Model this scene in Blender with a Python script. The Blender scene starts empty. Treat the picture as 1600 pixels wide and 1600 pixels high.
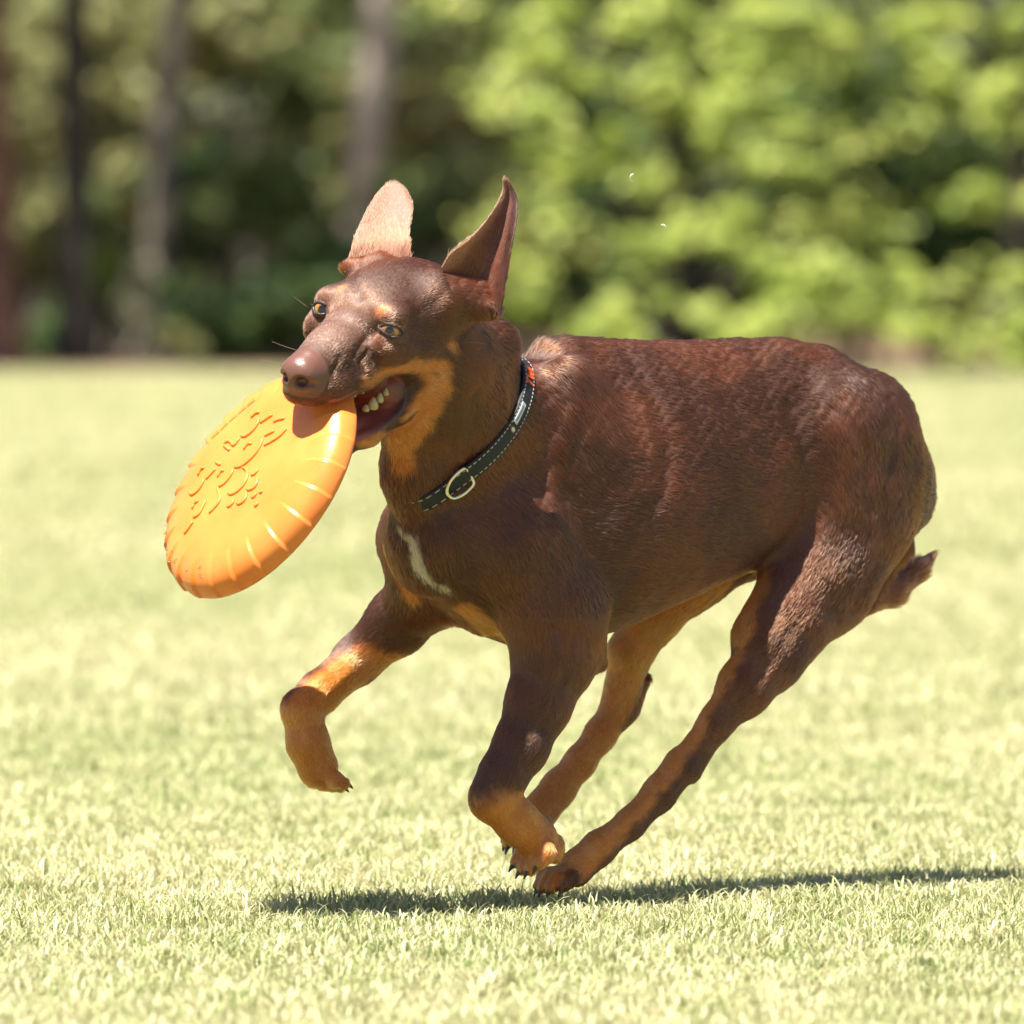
import bpy, math, random
import numpy as np
from mathutils import Vector

random.seed(7)
rng = np.random.default_rng(7)
scene = bpy.context.scene
col = scene.collection

# ------------------------------------------------------------------ camera
CAM_H = 0.688
PITCH = math.atan(470 / 15500)
cam_data = bpy.data.cameras.new('camera')
cam = bpy.data.objects.new('camera', cam_data)
col.objects.link(cam)
cam.location = (0, 0, CAM_H)
cam.rotation_euler = (math.pi / 2 - PITCH, 0, 0)
cam_data.sensor_width = 36.0
cam_data.lens = 36.0 * 15500 / 1600
cam_data.clip_start = 0.5
cam_data.clip_end = 2000
cam_data.dof.use_dof = True
cam_data.dof.focus_distance = 9.80
cam_data.dof.aperture_fstop = 7.8
scene.camera = cam
# ------------------------------------------------------------------ light
SUN_TO = Vector((-0.24, -0.27, 1.0)).normalized()      # direction towards the sun
SUN_EL = math.asin(SUN_TO.z)
SUN_AZ = math.atan2(SUN_TO.x, SUN_TO.y)
world = bpy.data.worlds.new('World')
scene.world = world
world.use_nodes = True
wn = world.node_tree.nodes
sky = wn.new('ShaderNodeTexSky')
sky.sky_type = 'NISHITA'
sky.sun_disc = False
sky.sun_elevation = SUN_EL
sky.sun_rotation = SUN_AZ
world.node_tree.links.new(sky.outputs[0], wn['Background'].inputs[0])
wn['Background'].inputs[1].default_value = 0.05
sun_data = bpy.data.lights.new('sun', 'SUN')
sun = bpy.data.objects.new('sun', sun_data)
col.objects.link(sun)
sun_data.energy = 5.0
sun_data.angle = math.radians(0.53)
sun_data.color = (1.0, 0.95, 0.86)
sun.rotation_euler = SUN_TO.to_track_quat('Z', 'Y').to_euler()
scene.view_settings.view_transform = 'Standard'
scene.view_settings.look = 'None'
scene.view_settings.gamma = 1.0
scene.view_settings.use_curve_mapping = False
scene.view_settings.exposure = 1.38
scene.cycles.max_bounces = 8
scene.cycles.transparent_max_bounces = 12


# ------------------------------------------------------------------ helpers
def tag(o, label=None, cat=None, group=None, kind=None):
    if label: o['label'] = label
    if cat: o['category'] = cat
    if group: o['group'] = group
    if kind: o['kind'] = kind
    return o


def mesh_obj(name, verts, faces, mat=None, parent=None, smooth=True):
    me = bpy.data.meshes.new(name)
    verts = np.asarray(verts, np.float32)
    if isinstance(faces, np.ndarray):
        n, k = faces.shape
        me.vertices.add(len(verts)); me.vertices.foreach_set('co', verts.ravel())
        me.loops.add(n * k); me.loops.foreach_set('vertex_index', faces.astype(np.int32).ravel())
        me.polygons.add(n)
        me.polygons.foreach_set('loop_start', np.arange(0, n * k, k, dtype=np.int32))
        me.polygons.foreach_set('loop_total', np.full(n, k, dtype=np.int32))
    else:
        me.from_pydata([tuple(map(float, v)) for v in verts], [], faces)
    me.update(calc_edges=True)
    if smooth:
        me.polygons.foreach_set('use_smooth', np.ones(len(me.polygons), bool))
    me.validate()
    o = bpy.data.objects.new(name, me)
    col.objects.link(o)
    if mat: me.materials.append(mat)
    if parent: o.parent = parent
    return o


def new_mat(name):
    m = bpy.data.materials.new(name)
    m.use_nodes = True
    nt = m.node_tree
    return m, nt, nt.nodes['Principled BSDF']


def simple_mat(name, rgb, rough=0.5, metal=0.0, noise=0.15, nscale=40, coat=0.0, bump=0.0, sss=0.0):
    m, nt, b = new_mat(name)
    tc = nt.nodes.new('ShaderNodeTexCoord')
    n = nt.nodes.new('ShaderNodeTexNoise'); n.inputs['Scale'].default_value = nscale
    n.inputs['Detail'].default_value = 6
    nt.links.new(tc.outputs['Object'], n.inputs['Vector'])
    r = nt.nodes.new('ShaderNodeValToRGB')
    r.color_ramp.elements[0].position = 0.3; r.color_ramp.elements[1].position = 0.7
    r.color_ramp.elements[0].color = (*[c * (1 - noise) for c in rgb], 1)
    r.color_ramp.elements[1].color = (*[min(1, c * (1 + noise)) for c in rgb], 1)
    nt.links.new(n.outputs['Fac'], r.inputs[0])
    nt.links.new(r.outputs[0], b.inputs['Base Color'])
    b.inputs['Roughness'].default_value = rough
    b.inputs['Metallic'].default_value = metal
    b.inputs['Coat Weight'].default_value = coat
    if sss:
        b.inputs['Subsurface Weight'].default_value = sss
        b.inputs['Subsurface Radius'].default_value = (0.01, 0.004, 0.002)
    if bump:
        bp = nt.nodes.new('ShaderNodeBump'); bp.inputs['Strength'].default_value = bump
        bp.inputs['Distance'].default_value = 0.002
        nt.links.new(n.outputs['Fac'], bp.inputs['Height'])
        nt.links.new(bp.outputs[0], b.inputs['Normal'])
    return m


# Modelling frame of the dog: x right, y down, z away, in units of 0.645 mm,
# a plain rigid frame (one scale, one rotation) standing on the lawn 10 m off.
S = 10 / 15500
FW = np.array([0, math.cos(PITCH), -math.sin(PITCH)])
UPV = np.array([0, math.sin(PITCH), math.cos(PITCH)])
RT = np.array([1.0, 0, 0])
ORG = np.array([0, 0, CAM_H]) + 10 * FW


def W(p):
    p = np.atleast_2d(np.asarray(p, float))
    return ORG + S * ((p[:, :1] - 800) * RT + (800 - p[:, 1:2]) * UPV + p[:, 2:3] * FW)


def PC(x, y, z):
    k = 1 + z * S / 10
    return np.array([800 + (x - 800) * k, 800 + (y - 800) * k, z])


AX = np.array([0.78, 0, 0.626]); LT = np.array([0.626, 0, -0.78])
ORB = np.array([655.0, 0, -200.0])


def B(x, y, L=0.0):
    t = (x - ORB[0] - LT[0] * L) / AX[0]
    z = ORB[2] + AX[2] * t + LT[2] * L
    return PC(x, y, z)


HE = PC(558, 500, -415)
HF = np.array([-.598, .243, -.763]); HF /= np.linalg.norm(HF)
HL = np.array([.80, .24, -.55]); HL -= HF * HF.dot(HL); HL /= np.linalg.norm(HL)
HU = np.cross(HF, HL)


def H(F, L, U):
    return HE + F * HF + L * HL + U * HU


def HI(x, y, L):
    """head point seen at (x, y) that lies L off the head's middle plane"""
    d = np.array([x - 558, y - 500]) - L * HL[:2]
    A = np.array([HF[:2], HU[:2]]).T
    F, U = np.linalg.solve(A, d)
    return H(F, L, U)
# ------------------------------------------------------------------ ground
def ground_mat(name, cols, scales, bump=.3):
    m, nt, b = new_mat(name)
    geo = nt.nodes.new('ShaderNodeNewGeometry')
    n = nt.nodes.new('ShaderNodeTexNoise'); n.inputs['Scale'].default_value = scales[0]; n.inputs['Detail'].default_value = 8
    n2 = nt.nodes.new('ShaderNodeTexNoise'); n2.inputs['Scale'].default_value = scales[1]; n2.inputs['Detail'].default_value = 4
    nt.links.new(geo.outputs['Position'], n.inputs['Vector']); nt.links.new(geo.outputs['Position'], n2.inputs['Vector'])
    a = nt.nodes.new('ShaderNodeMath'); a.operation = 'ADD'; nt.links.new(n.outputs['Fac'], a.inputs[0]); nt.links.new(n2.outputs['Fac'], a.inputs[1])
    h = nt.nodes.new('ShaderNodeMath'); h.operation = 'MULTIPLY'; h.inputs[1].default_value = .5; nt.links.new(a.outputs[0], h.inputs[0])
    r = nt.nodes.new('ShaderNodeValToRGB'); nt.links.new(h.outputs[0], r.inputs[0])
    r.color_ramp.elements[0].position = .36; r.color_ramp.elements[1].position = .64
    r.color_ramp.elements[0].color = (*cols[0], 1); r.color_ramp.elements[1].color = (*cols[1], 1)
    nt.links.new(r.outputs[0], b.inputs['Base Color']); b.inputs['Roughness'].default_value = .95
    bp = nt.nodes.new('ShaderNodeBump'); bp.inputs['Strength'].default_value = bump; bp.inputs['Distance'].default_value = .01
    nt.links.new(n.outputs['Fac'], bp.inputs['Height']); nt.links.new(bp.outputs[0], b.inputs['Normal'])
    return m


lawn_m = ground_mat('lawn_soil', ((.12, .12, .045), (.21, .20, .085)), (90, .6))
g = mesh_obj('ground', [(-400, -60, -.018), (400, -60, -.018), (400, 900, -.018), (-400, 900, -.018)], [(0, 1, 2, 3)], lawn_m, smooth=False)
tag(g, kind='structure')
# the mulched strip the trees stand on, its edge wavering
mx = np.linspace(-60, 60, 241)
edge = 42.6 - 1.9 / (1 + np.exp(-(mx - .6) * 2.2)) + .12 * np.sin(mx * 1.7) + .08 * np.sin(mx * 4.1)
V = [(x, y, -.014) for x, y in zip(mx, edge)] + [(x, 140, -.014) for x in mx]
F = [(i, i + 1, 241 + i + 1, 241 + i) for i in range(240)]
mulch = mesh_obj('mulch_bed', V, F, ground_mat('mulch', ((.10, .062, .035), (.24, .15, .085)), (30, 1.2), .6), smooth=False)
tag(mulch, kind='structure')


# ------------------------------------------------------------------ grass
def grass_mat():
    m = bpy.data.materials.new('grass_blades'); m.use_nodes = True; nt = m.node_tree; nt.nodes.clear()
    out = nt.nodes.new('ShaderNodeOutputMaterial')
    at = nt.nodes.new('ShaderNodeAttribute'); at.attribute_name = 'rv'
    geo = nt.nodes.new('ShaderNodeNewGeometry')
    mp = nt.nodes.new('ShaderNodeMapping'); mp.inputs['Scale'].default_value = (.8, .45, 1)
    nt.links.new(geo.outputs['Position'], mp.inputs[0])
    n = nt.nodes.new('ShaderNodeTexNoise'); n.inputs['Scale'].default_value = 1.0; n.inputs['Detail'].default_value = 5
    nt.links.new(mp.outputs[0], n.inputs['Vector'])
    n2 = nt.nodes.new('ShaderNodeTexNoise'); n2.inputs['Scale'].default_value = 14; n2.inputs['Detail'].default_value = 2
    nt.links.new(geo.outputs['Position'], n2.inputs['Vector'])
    oi = nt.nodes.new('ShaderNodeObjectInfo')
    def math_(op, a, b):
        x = nt.nodes.new('ShaderNodeMath'); x.operation = op
        for i, v in enumerate((a, b)):
            if isinstance(v, (int, float)): x.inputs[i].default_value = v
            else: nt.links.new(v, x.inputs[i])
        return x.outputs[0]
    v = math_('ADD', at.outputs['Fac'], math_('MULTIPLY', math_('SUBTRACT', n.outputs['Fac'], .5), 1.0))
    v = math_('ADD', v, math_('MULTIPLY', math_('SUBTRACT', n2.outputs['Fac'], .5), 1.2))
    r = nt.nodes.new('ShaderNodeValToRGB'); cr = r.color_ramp; nt.links.new(v, r.inputs[0])
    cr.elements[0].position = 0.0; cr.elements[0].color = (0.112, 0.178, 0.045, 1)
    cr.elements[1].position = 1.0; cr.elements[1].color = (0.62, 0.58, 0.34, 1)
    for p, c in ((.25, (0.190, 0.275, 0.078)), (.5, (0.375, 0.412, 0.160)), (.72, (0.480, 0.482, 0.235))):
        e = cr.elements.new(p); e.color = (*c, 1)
    d = nt.nodes.new('ShaderNodeBsdfPrincipled'); d.inputs['Roughness'].default_value = .5
    d.inputs['Specular IOR Level'].default_value = .4
    t = nt.nodes.new('ShaderNodeBsdfTranslucent')
    nt.links.new(r.outputs[0], d.inputs['Base Color']); nt.links.new(r.outputs[0], t.inputs['Color'])
    mx_ = nt.nodes.new('ShaderNodeMixShader'); mx_.inputs[0].default_value = .3
    nt.links.new(d.outputs[0], mx_.inputs[1]); nt.links.new(t.outputs[0], mx_.inputs[2]); nt.links.new(mx_.outputs[0], out.inputs[0])
    return m


def build_grass():
    r = np.random.default_rng(21)
    V = []; F = []; rv = []; tid = []
    NT = 14; NB = 66
    for t in range(NT):
        for b in range(NB):
            rad = .045 * math.sqrt(r.random()); a = r.uniform(0, 6.28)
            p = np.array([rad * math.cos(a), rad * math.sin(a), 0])
            flat = r.random() < .42
            h = r.uniform(.009, .019) * (1 if not flat else .9) * (1.8 if r.random() < .02 else 1)
            wd = r.uniform(.0006, .0014)
            dr = r.uniform(0, 6.28); lean = r.uniform(.1, .8) if not flat else r.uniform(1.0, 1.5)
            D = np.array([math.cos(dr), math.sin(dr), 0]); sd = np.array([-D[1], D[0], 0])
            tw = r.uniform(-.9, .9)
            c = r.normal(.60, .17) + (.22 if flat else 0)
            z0 = r.uniform(.0, .012) if flat else 0
            K = 3
            base = len(V)
            q = p + np.array([0, 0, z0]); ang = lean * .4
            for k in range(K + 1):
                f = k / K
                w_ = wd * (1 - f * f * .85)
                s2 = sd * math.cos(tw * f) + np.array([0, 0, 1]) * math.sin(tw * f) * .5
                V.append(q - s2 * w_); V.append(q + s2 * w_)
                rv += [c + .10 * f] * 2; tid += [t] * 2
                ang = lean * (.4 + .9 * f)
                q = q + (D * math.sin(ang) + np.array([0, 0, 1]) * math.cos(ang)) * h / K
            for k in range(K):
                a0 = base + 2 * k
                F.append((a0, a0 + 1, a0 + 3, a0 + 2))
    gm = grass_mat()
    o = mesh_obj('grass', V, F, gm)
    me = o.data
    a = me.attributes.new('rv', 'FLOAT', 'POINT'); a.data.foreach_set('value', np.array(rv, np.float32))
    a = me.attributes.new('tuft', 'INT', 'FACE'); a.data.foreach_set('value', np.array([tid[f[0]] for f in F], np.int32))
    ng = bpy.data.node_groups.new('lawn', 'GeometryNodeTree')
    ng.interface.new_socket('Geometry', in_out='INPUT', socket_type='NodeSocketGeometry')
    ng.interface.new_socket('Geometry', in_out='OUTPUT', socket_type='NodeSocketGeometry')
    N = ng.nodes; L = ng.links
    gi = N.new('NodeGroupInput'); go = N.new('NodeGroupOutput')
    sp = N.new('GeometryNodeSplitToInstances'); sp.domain = 'FACE'
    na = N.new('GeometryNodeInputNamedAttribute'); na.data_type = 'INT'; na.inputs['Name'].default_value = 'tuft'
    L.new(gi.outputs[0], sp.inputs['Geometry']); L.new([s_ for s_ in na.outputs if s_.enabled and s_.name == 'Attribute'][0], sp.inputs['Group ID'])
    jn = N.new('GeometryNodeJoinGeometry')
    dq = 1.0
    for k, (sx, y0, y1, dens, sc) in enumerate(((3.4, 7.7, 13.0, 900 * dq, 1.0), (7.0, 13.0, 20.0, 330 * dq, 1.25), (15.0, 20.0, 42.0, 85 * dq, 1.9))):
        gr = N.new('GeometryNodeMeshGrid'); gr.inputs['Size X'].default_value = sx; gr.inputs['Size Y'].default_value = y1 - y0
        gr.inputs['Vertices X'].default_value = 8; gr.inputs['Vertices Y'].default_value = 8
        tf = N.new('GeometryNodeTransform'); tf.inputs['Translation'].default_value = (0, (y0 + y1) / 2, -.018)
        L.new(gr.outputs['Mesh'], tf.inputs['Geometry'])
        dp = N.new('GeometryNodeDistributePointsOnFaces'); dp.inputs['Density'].default_value = dens; dp.inputs['Seed'].default_value = k
        L.new(tf.outputs[0], dp.inputs['Mesh'])
        ip = N.new('GeometryNodeInstanceOnPoints'); ip.inputs['Pick Instance'].default_value = True
        L.new(dp.outputs['Points'], ip.inputs['Points']); L.new(sp.outputs['Instances'], ip.inputs['Instance'])
        rz = N.new('FunctionNodeRandomValue'); rz.data_type = 'FLOAT_VECTOR'
        rz.inputs['Min'].default_value = (-.12, -.12, 0); rz.inputs['Max'].default_value = (.12, .12, 6.283); rz.inputs['Seed'].default_value = 5 + k
        L.new(rz.outputs[0], ip.inputs['Rotation'])
        nz = N.new('ShaderNodeTexNoise'); nz.inputs['Scale'].default_value = 5.0
        mr = N.new('ShaderNodeMapRange'); mr.inputs[1].default_value = .3; mr.inputs[2].default_value = .7
        mr.inputs[3].default_value = .72 * sc; mr.inputs[4].default_value = 1.3 * sc
        L.new(nz.outputs[0], mr.inputs[0]); L.new(mr.outputs[0], ip.inputs['Scale'])
        L.new(ip.outputs[0], jn.inputs[0])
    L.new(jn.outputs[0], go.inputs[0])
    md = o.modifiers.new('lawn', 'NODES'); md.node_group = ng
    tag(o, 'short dry yellow green lawn grass the dog runs over', 'grass', kind='stuff')
    return o


build_grass()


# ------------------------------------------------------------------ trees and shrubs
def leaf_mat(name, c0, c1, transl=.35, rough=.5):
    m = bpy.data.materials.new(name); m.use_nodes = True; nt = m.node_tree; nt.nodes.clear()
    out = nt.nodes.new('ShaderNodeOutputMaterial')
    at = nt.nodes.new('ShaderNodeAttribute'); at.attribute_name = 'rv'
    r = nt.nodes.new('ShaderNodeValToRGB'); nt.links.new(at.outputs['Fac'], r.inputs[0])
    r.color_ramp.elements[0].color = (*c0, 1); r.color_ramp.elements[1].color = (*c1, 1)
    d = nt.nodes.new('ShaderNodeBsdfPrincipled'); d.inputs['Roughness'].default_value = rough; d.inputs['Specular IOR Level'].default_value = .35
    t = nt.nodes.new('ShaderNodeBsdfTranslucent')
    nt.links.new(r.outputs[0], d.inputs['Base Color'])
    hs = nt.nodes.new('ShaderNodeHueSaturation'); hs.inputs['Hue'].default_value = .49; hs.inputs['Value'].default_value = 1.15
    nt.links.new(r.outputs[0], hs.inputs['Color']); nt.links.new(hs.outputs[0], t.inputs['Color'])
    mx_ = nt.nodes.new('ShaderNodeMixShader'); mx_.inputs[0].default_value = transl
    nt.links.new(d.outputs[0], mx_.inputs[1]); nt.links.new(t.outputs[0], mx_.inputs[2]); nt.links.new(mx_.outputs[0], out.inputs[0])
    return m


def leaves(clusters, size, seed, up=.8):
    """clusters: (x, y, z, rx, ry, rz, count). Returns verts, quads, rv"""
    r = np.random.default_rng(seed)
    P = []; RV = []
    for (x, y, z, rx, ry, rz_, n) in clusters:
        d = r.normal(size=(n, 3)); d /= np.linalg.norm(d, axis=1)[:, None]
        d *= (r.random(n) ** .4)[:, None]
        P.append(np.array([x, y, z]) + d * [rx, ry, rz_]); RV.append(np.clip(r.normal(.5, .22, n) + r.normal(0, .12), 0, 1))
    P = np.concatenate(P); RV = np.concatenate(RV); n = len(P)
    N = r.normal(size=(n, 3)) + [0, -.25, up]; N /= np.linalg.norm(N, axis=1)[:, None]
    A = np.cross(N, r.normal(size=(n, 3))); A /= np.linalg.norm(A, axis=1)[:, None]
    Bv = np.cross(N, A)
    s = size * r.uniform(.6, 1.3, n)[:, None]
    V = np.stack([P - A * s, P - Bv * s * .55 + N * s * .12, P + A * s, P + Bv * s * .55 + N * s * .12], 1).reshape(-1, 3)
    Q_ = np.arange(4 * n).reshape(n, 4)
    return V, Q_, np.repeat(RV, 4)


def leafobj(name, clusters, size, seed, mat, parent=None, up=.8):
    V, Q_, rv = leaves(clusters, size, seed, up)
    if parent is not None: V = V - np.array(parent.location)
    o = mesh_obj(name, V, Q_, mat, parent, smooth=False)
    a = o.data.attributes.new('rv', 'FLOAT', 'POINT'); a.data.foreach_set('value', rv.astype(np.float32))
    return o


def bark_mat(name, c0, c1, sc=14):
    m, nt, b = new_mat(name)
    tc = nt.nodes.new('ShaderNodeTexCoord'); mp = nt.nodes.new('ShaderNodeMapping'); mp.inputs['Scale'].default_value = (1, 1, .22)
    nt.links.new(tc.outputs['Object'], mp.inputs[0])
    n = nt.nodes.new('ShaderNodeTexNoise'); n.inputs['Scale'].default_value = sc; n.inputs['Detail'].default_value = 7; n.inputs['Distortion'].default_value = .6
    nt.links.new(mp.outputs[0], n.inputs['Vector'])
    r = nt.nodes.new('ShaderNodeValToRGB'); nt.links.new(n.outputs['Fac'], r.inputs[0])
    r.color_ramp.elements[0].position = .36; r.color_ramp.elements[1].position = .62
    r.color_ramp.elements[0].color = (*c0, 1); r.color_ramp.elements[1].color = (*c1, 1)
    nt.links.new(r.outputs[0], b.inputs['Base Color']); b.inputs['Roughness'].default_value = .9
    bp = nt.nodes.new('ShaderNodeBump'); bp.inputs['Strength'].default_value = .7; bp.inputs['Distance'].default_value = .02
    nt.links.new(n.outputs['Fac'], bp.inputs['Height']); nt.links.new(bp.outputs[0], b.inputs['Normal'])
    return m


def limb(pts, rad, n=10, seed=0):
    r = np.random.default_rng(seed)
    P = np.array(pts, float); V = []; F = []
    T = np.gradient(P, axis=0); T /= np.linalg.norm(T, axis=1)[:, None]
    a = np.cross(T[0], [.3, 1, .1]); a /= np.linalg.norm(a)
    for i in range(len(P)):
        a = a - T[i] * a.dot(T[i]); a /= np.linalg.norm(a); b = np.cross(T[i], a)
        for j in range(n):
            t = 2 * math.pi * j / n; rr = rad[i] * (1 + .10 * math.sin(3 * t + i) + r.normal(0, .03))
            V.append(P[i] + rr * (a * math.cos(t) + b * math.sin(t)))
    for i in range(len(P) - 1):
        for j in range(n):
            j2 = (j + 1) % n; F.append((i * n + j, i * n + j2, (i + 1) * n + j2, (i + 1) * n + j))
    F.append(tuple(range((len(P) - 1) * n, len(P) * n)))
    return V, F


def gx(px, Y, py=560):
    """ground position below a photograph column at distance Y"""
    return (px - 800) / 15500 * Y


def zat(py, Y):
    return CAM_H + (330 - py) / 15500 * Y


def empty_at(name, loc):
    o = bpy.data.objects.new(name, None); col.objects.link(o); o.location = loc
    return o


BK_GREY = bark_mat('bark_grey', (0.082, 0.070, 0.049), (0.213, 0.180, 0.139))
BK_DARK = bark_mat('bark_dark', (0.025, 0.021, 0.018), (0.074, 0.061, 0.049))
BK_RED = bark_mat('bark_red', (0.098, 0.049, 0.037), (0.221, 0.115, 0.082))
BK_PALE = bark_mat('bark_pale', (0.377, 0.303, 0.254), (0.607, 0.517, 0.443))
LF_FOREST = leaf_mat('leaf_forest', (0.123, 0.172, 0.057), (0.312, 0.353, 0.131))
LF_OLIVE = leaf_mat('leaf_olive', (0.180, 0.193, 0.074), (0.410, 0.402, 0.172))
LF_LIME = leaf_mat('leaf_lime', (0.230, 0.328, 0.049), (0.672, 0.722, 0.221), .25)
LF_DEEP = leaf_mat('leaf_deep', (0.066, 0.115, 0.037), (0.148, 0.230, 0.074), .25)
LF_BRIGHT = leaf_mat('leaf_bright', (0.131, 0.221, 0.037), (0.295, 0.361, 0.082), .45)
LF_PALE = leaf_mat('leaf_pale', (0.246, 0.262, 0.139), (0.508, 0.492, 0.344), .3)


def tall_tree(px_b, px_t, Y, rad, bark, leafm, label, crown_h, crown_r, seed, group=None, ncl=7, flare=1.5):
    """px_b: column at the foot, px_t: column where it leaves the frame"""
    r = np.random.default_rng(seed)
    x0 = gx(px_b, Y); xt = gx(px_t, Y); zt_ = zat(0, Y)
    o = empty_at('tree', (x0, Y, 0)); tag(o, label, 'tree', group)
    hts = np.array([-.05, .12, .3, .7, 1.2, 1.7, 2.6, 3.8, 5.2, 6.8, 8.5])
    slope = (xt - x0) / zt_
    pts = [(x0 + slope * min(h, 3.2) * (1 if h < 3.2 else 1) + .03 * math.sin(h * 1.7 + seed), Y + .04 * math.sin(h * 1.1 + seed * 2), h) for h in hts]
    rd = rad * np.array([flare, flare * .86 + .1, 1.1, 1.0, .96, .92, .86, .76, .62, .42, .2])
    V, F = limb(pts, rd, 12, seed)
    mesh_obj('trunk', np.array(V) - [x0, Y, 0], F, bark, o)
    cl = []
    for k in range(7):
        h0 = r.uniform(3.0, 6.5); a = r.uniform(0, 6.28); ln = r.uniform(.8, crown_r)
        p0 = np.array([np.interp(h0, hts, [p[0] for p in pts]), Y, h0]); d = np.array([math.cos(a), math.sin(a), .45])
        V, F = limb([p0, p0 + d * ln * .5, p0 + d * ln + [0, 0, .15]], [rad * .4, rad * .25, rad * .08], 7, k)
        mesh_obj('limb', np.array(V) - [x0, Y, 0], F, bark, o)
        for q in range(3):
            c = p0 + d * ln * r.uniform(.5, 1.1) + r.normal(size=3) * .3
            cl.append((*c, .5, .5, .28, 70))
    for k in range(ncl):
        a = r.uniform(0, 6.28); rr = crown_r * math.sqrt(r.random()); h = crown_h + r.uniform(-1.2, 2.6) * (1 - rr / crown_r * .5)
        cl.append((x0 + rr * math.cos(a), Y + rr * math.sin(a), h, .5, .5, .28, 60))
    leafobj('crown', cl, .07, seed, leafm, o)
    return o


tall_tree(-16, -12, 44.5, .085, BK_RED, LF_FOREST, 'reddish tree trunk cut by the left edge of the picture with a spreading foot', 5.2, 1.7, 1, 'tall trees at the wood edge', flare=1.9)
tall_tree(112, 128, 44.9, .075, BK_DARK, LF_FOREST, 'dark straight tree trunk second from the left edge', 5.4, 1.9, 2, 'tall trees at the wood edge')
tall_tree(243, 284, 46.5, .078, BK_GREY, LF_FOREST, 'grey tree trunk leaning right between the dark trunk and the pale trunk', 5.0, 1.8, 3, 'tall trees at the wood edge')
tall_tree(562, 592, 49.0, .088, BK_PALE, LF_FOREST, 'pale pinkish tree trunk rising behind the left ear of the dog', 6.0, 1.4, 4, 'tall trees at the wood edge', 7)
tall_tree(712, 722, 52.0, .055, BK_GREY, LF_FOREST, 'thin grey tree trunk faint between the pale trunk and the lime green tree', 6.2, 1.4, 5, 'tall trees at the wood edge', 6)
tall_tree(398, 376, 54.0, .06, BK_DARK, LF_FOREST, 'thin dark tree trunk standing deep in the shade behind the shrubs', 6.0, 1.7, 6, 'tall trees at the wood edge')
tall_tree(655, 640, 56.0, .06, BK_DARK, LF_FOREST, 'thin dark tree trunk deep in the wood right of the pale trunk', 6.0, 1.5, 7, 'tall trees at the wood edge', 6)


def shrub(px, py, Y, rx, h, mat, label, seed, size=.045, n=26, per=60, name='shrub', cat='shrub', group=None, z0=None):
    """leafy bush whose middle is seen at (px, py)"""
    r = np.random.default_rng(seed)
    x = gx(px, Y); zc = zat(py, Y)
    o = empty_at(name, (x, Y, 0)); tag(o, label, cat, group)
    cl = []
    for k in range(n):
        d = r.normal(size=3); d /= np.linalg.norm(d); d *= r.random() ** .45
        cl.append((x + d[0] * rx, Y + d[1] * rx * .8, max(.06, zc + d[2] * h / 2), rx * .28, rx * .28, rx * .17, per))
    leafobj('foliage', cl, size, seed, mat, o)
    V = []; F = []
    st = []
    for k in range(5):
        t = cl[(k * 3) % len(cl)]
        p = np.array([x + r.uniform(-.08, .08), Y + r.uniform(-.08, .08), -.02])
        q = np.array(t[:3])
        v, f = limb([p, (p + q) / 2 + r.normal(size=3) * .04, q], [.018, .013, .006], 6, k)
        st.append((v, f))
    for v, f in st:
        o0 = len(V); V += v; F += [tuple(o0 + i for i in q) for q in f]
    mesh_obj('stem', np.array(V) - [x, Y, 0], F, BK_GREY, o)
    return o


SG = 'shrubs under the trees'
shrub(48, 385, 45.5, .30, .62, LF_OLIVE, 'olive yellow shrub beside the reddish trunk at the left edge', 11, group=SG)
shrub(60, 200, 47.5, .36, .8, LF_OLIVE, 'loose olive foliage high between the two leftmost trunks', 12, group=SG)
shrub(40, 70, 49, .4, .5, LF_OLIVE, 'upper leafy branches beside the reddish trunk at the top left corner', 112, group=SG)
shrub(160, 440, 44.9, .13, .34, LF_BRIGHT, 'small bright green sunlit shrub left of the grey leaning trunk', 13, n=14, group=SG)
shrub(208, 450, 44.7, .075, .34, LF_PALE, 'small whitish leaved plant against the foot of the grey leaning trunk', 14, n=10, per=40, group=SG)
shrub(110, 350, 46.6, .28, .5, LF_FOREST, 'mid green shrub in front of the dark straight trunk', 15, group=SG)
shrub(200, 230, 49, .36, .9, LF_OLIVE, 'pale green foliage between the dark trunk and the grey leaning trunk', 16, group=SG)
shrub(190, 60, 50, .38, .6, LF_OLIVE, 'high olive branches between the dark trunk and the grey leaning trunk', 116, group=SG)
shrub(345, 165, 47.5, .17, .36, LF_PALE, 'pale yellow sunlit clump of foliage right of the grey leaning trunk', 17, n=16, group=SG)
shrub(350, 55, 49.5, .42, .4, LF_OLIVE, 'olive foliage hanging at the top between the grey and the pale trunks', 18, group=SG)
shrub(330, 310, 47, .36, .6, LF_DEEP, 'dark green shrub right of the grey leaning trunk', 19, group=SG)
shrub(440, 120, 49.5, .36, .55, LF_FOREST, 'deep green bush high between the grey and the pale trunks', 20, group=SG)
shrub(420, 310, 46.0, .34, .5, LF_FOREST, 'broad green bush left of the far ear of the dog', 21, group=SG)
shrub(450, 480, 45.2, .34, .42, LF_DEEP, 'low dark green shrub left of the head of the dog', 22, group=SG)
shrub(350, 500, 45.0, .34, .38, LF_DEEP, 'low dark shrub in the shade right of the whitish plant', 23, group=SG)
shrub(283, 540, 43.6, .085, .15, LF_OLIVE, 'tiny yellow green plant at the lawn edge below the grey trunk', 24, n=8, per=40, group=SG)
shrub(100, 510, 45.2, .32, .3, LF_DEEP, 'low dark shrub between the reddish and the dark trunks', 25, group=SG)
shrub(515, 210, 51, .36, .9, LF_OLIVE, 'sunlit olive foliage behind the pale pinkish trunk', 26, group=SG)
shrub(660, 170, 50.5, .36, .9, LF_OLIVE, 'olive foliage between the pale and the thin grey trunks', 27, group=SG)
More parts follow.
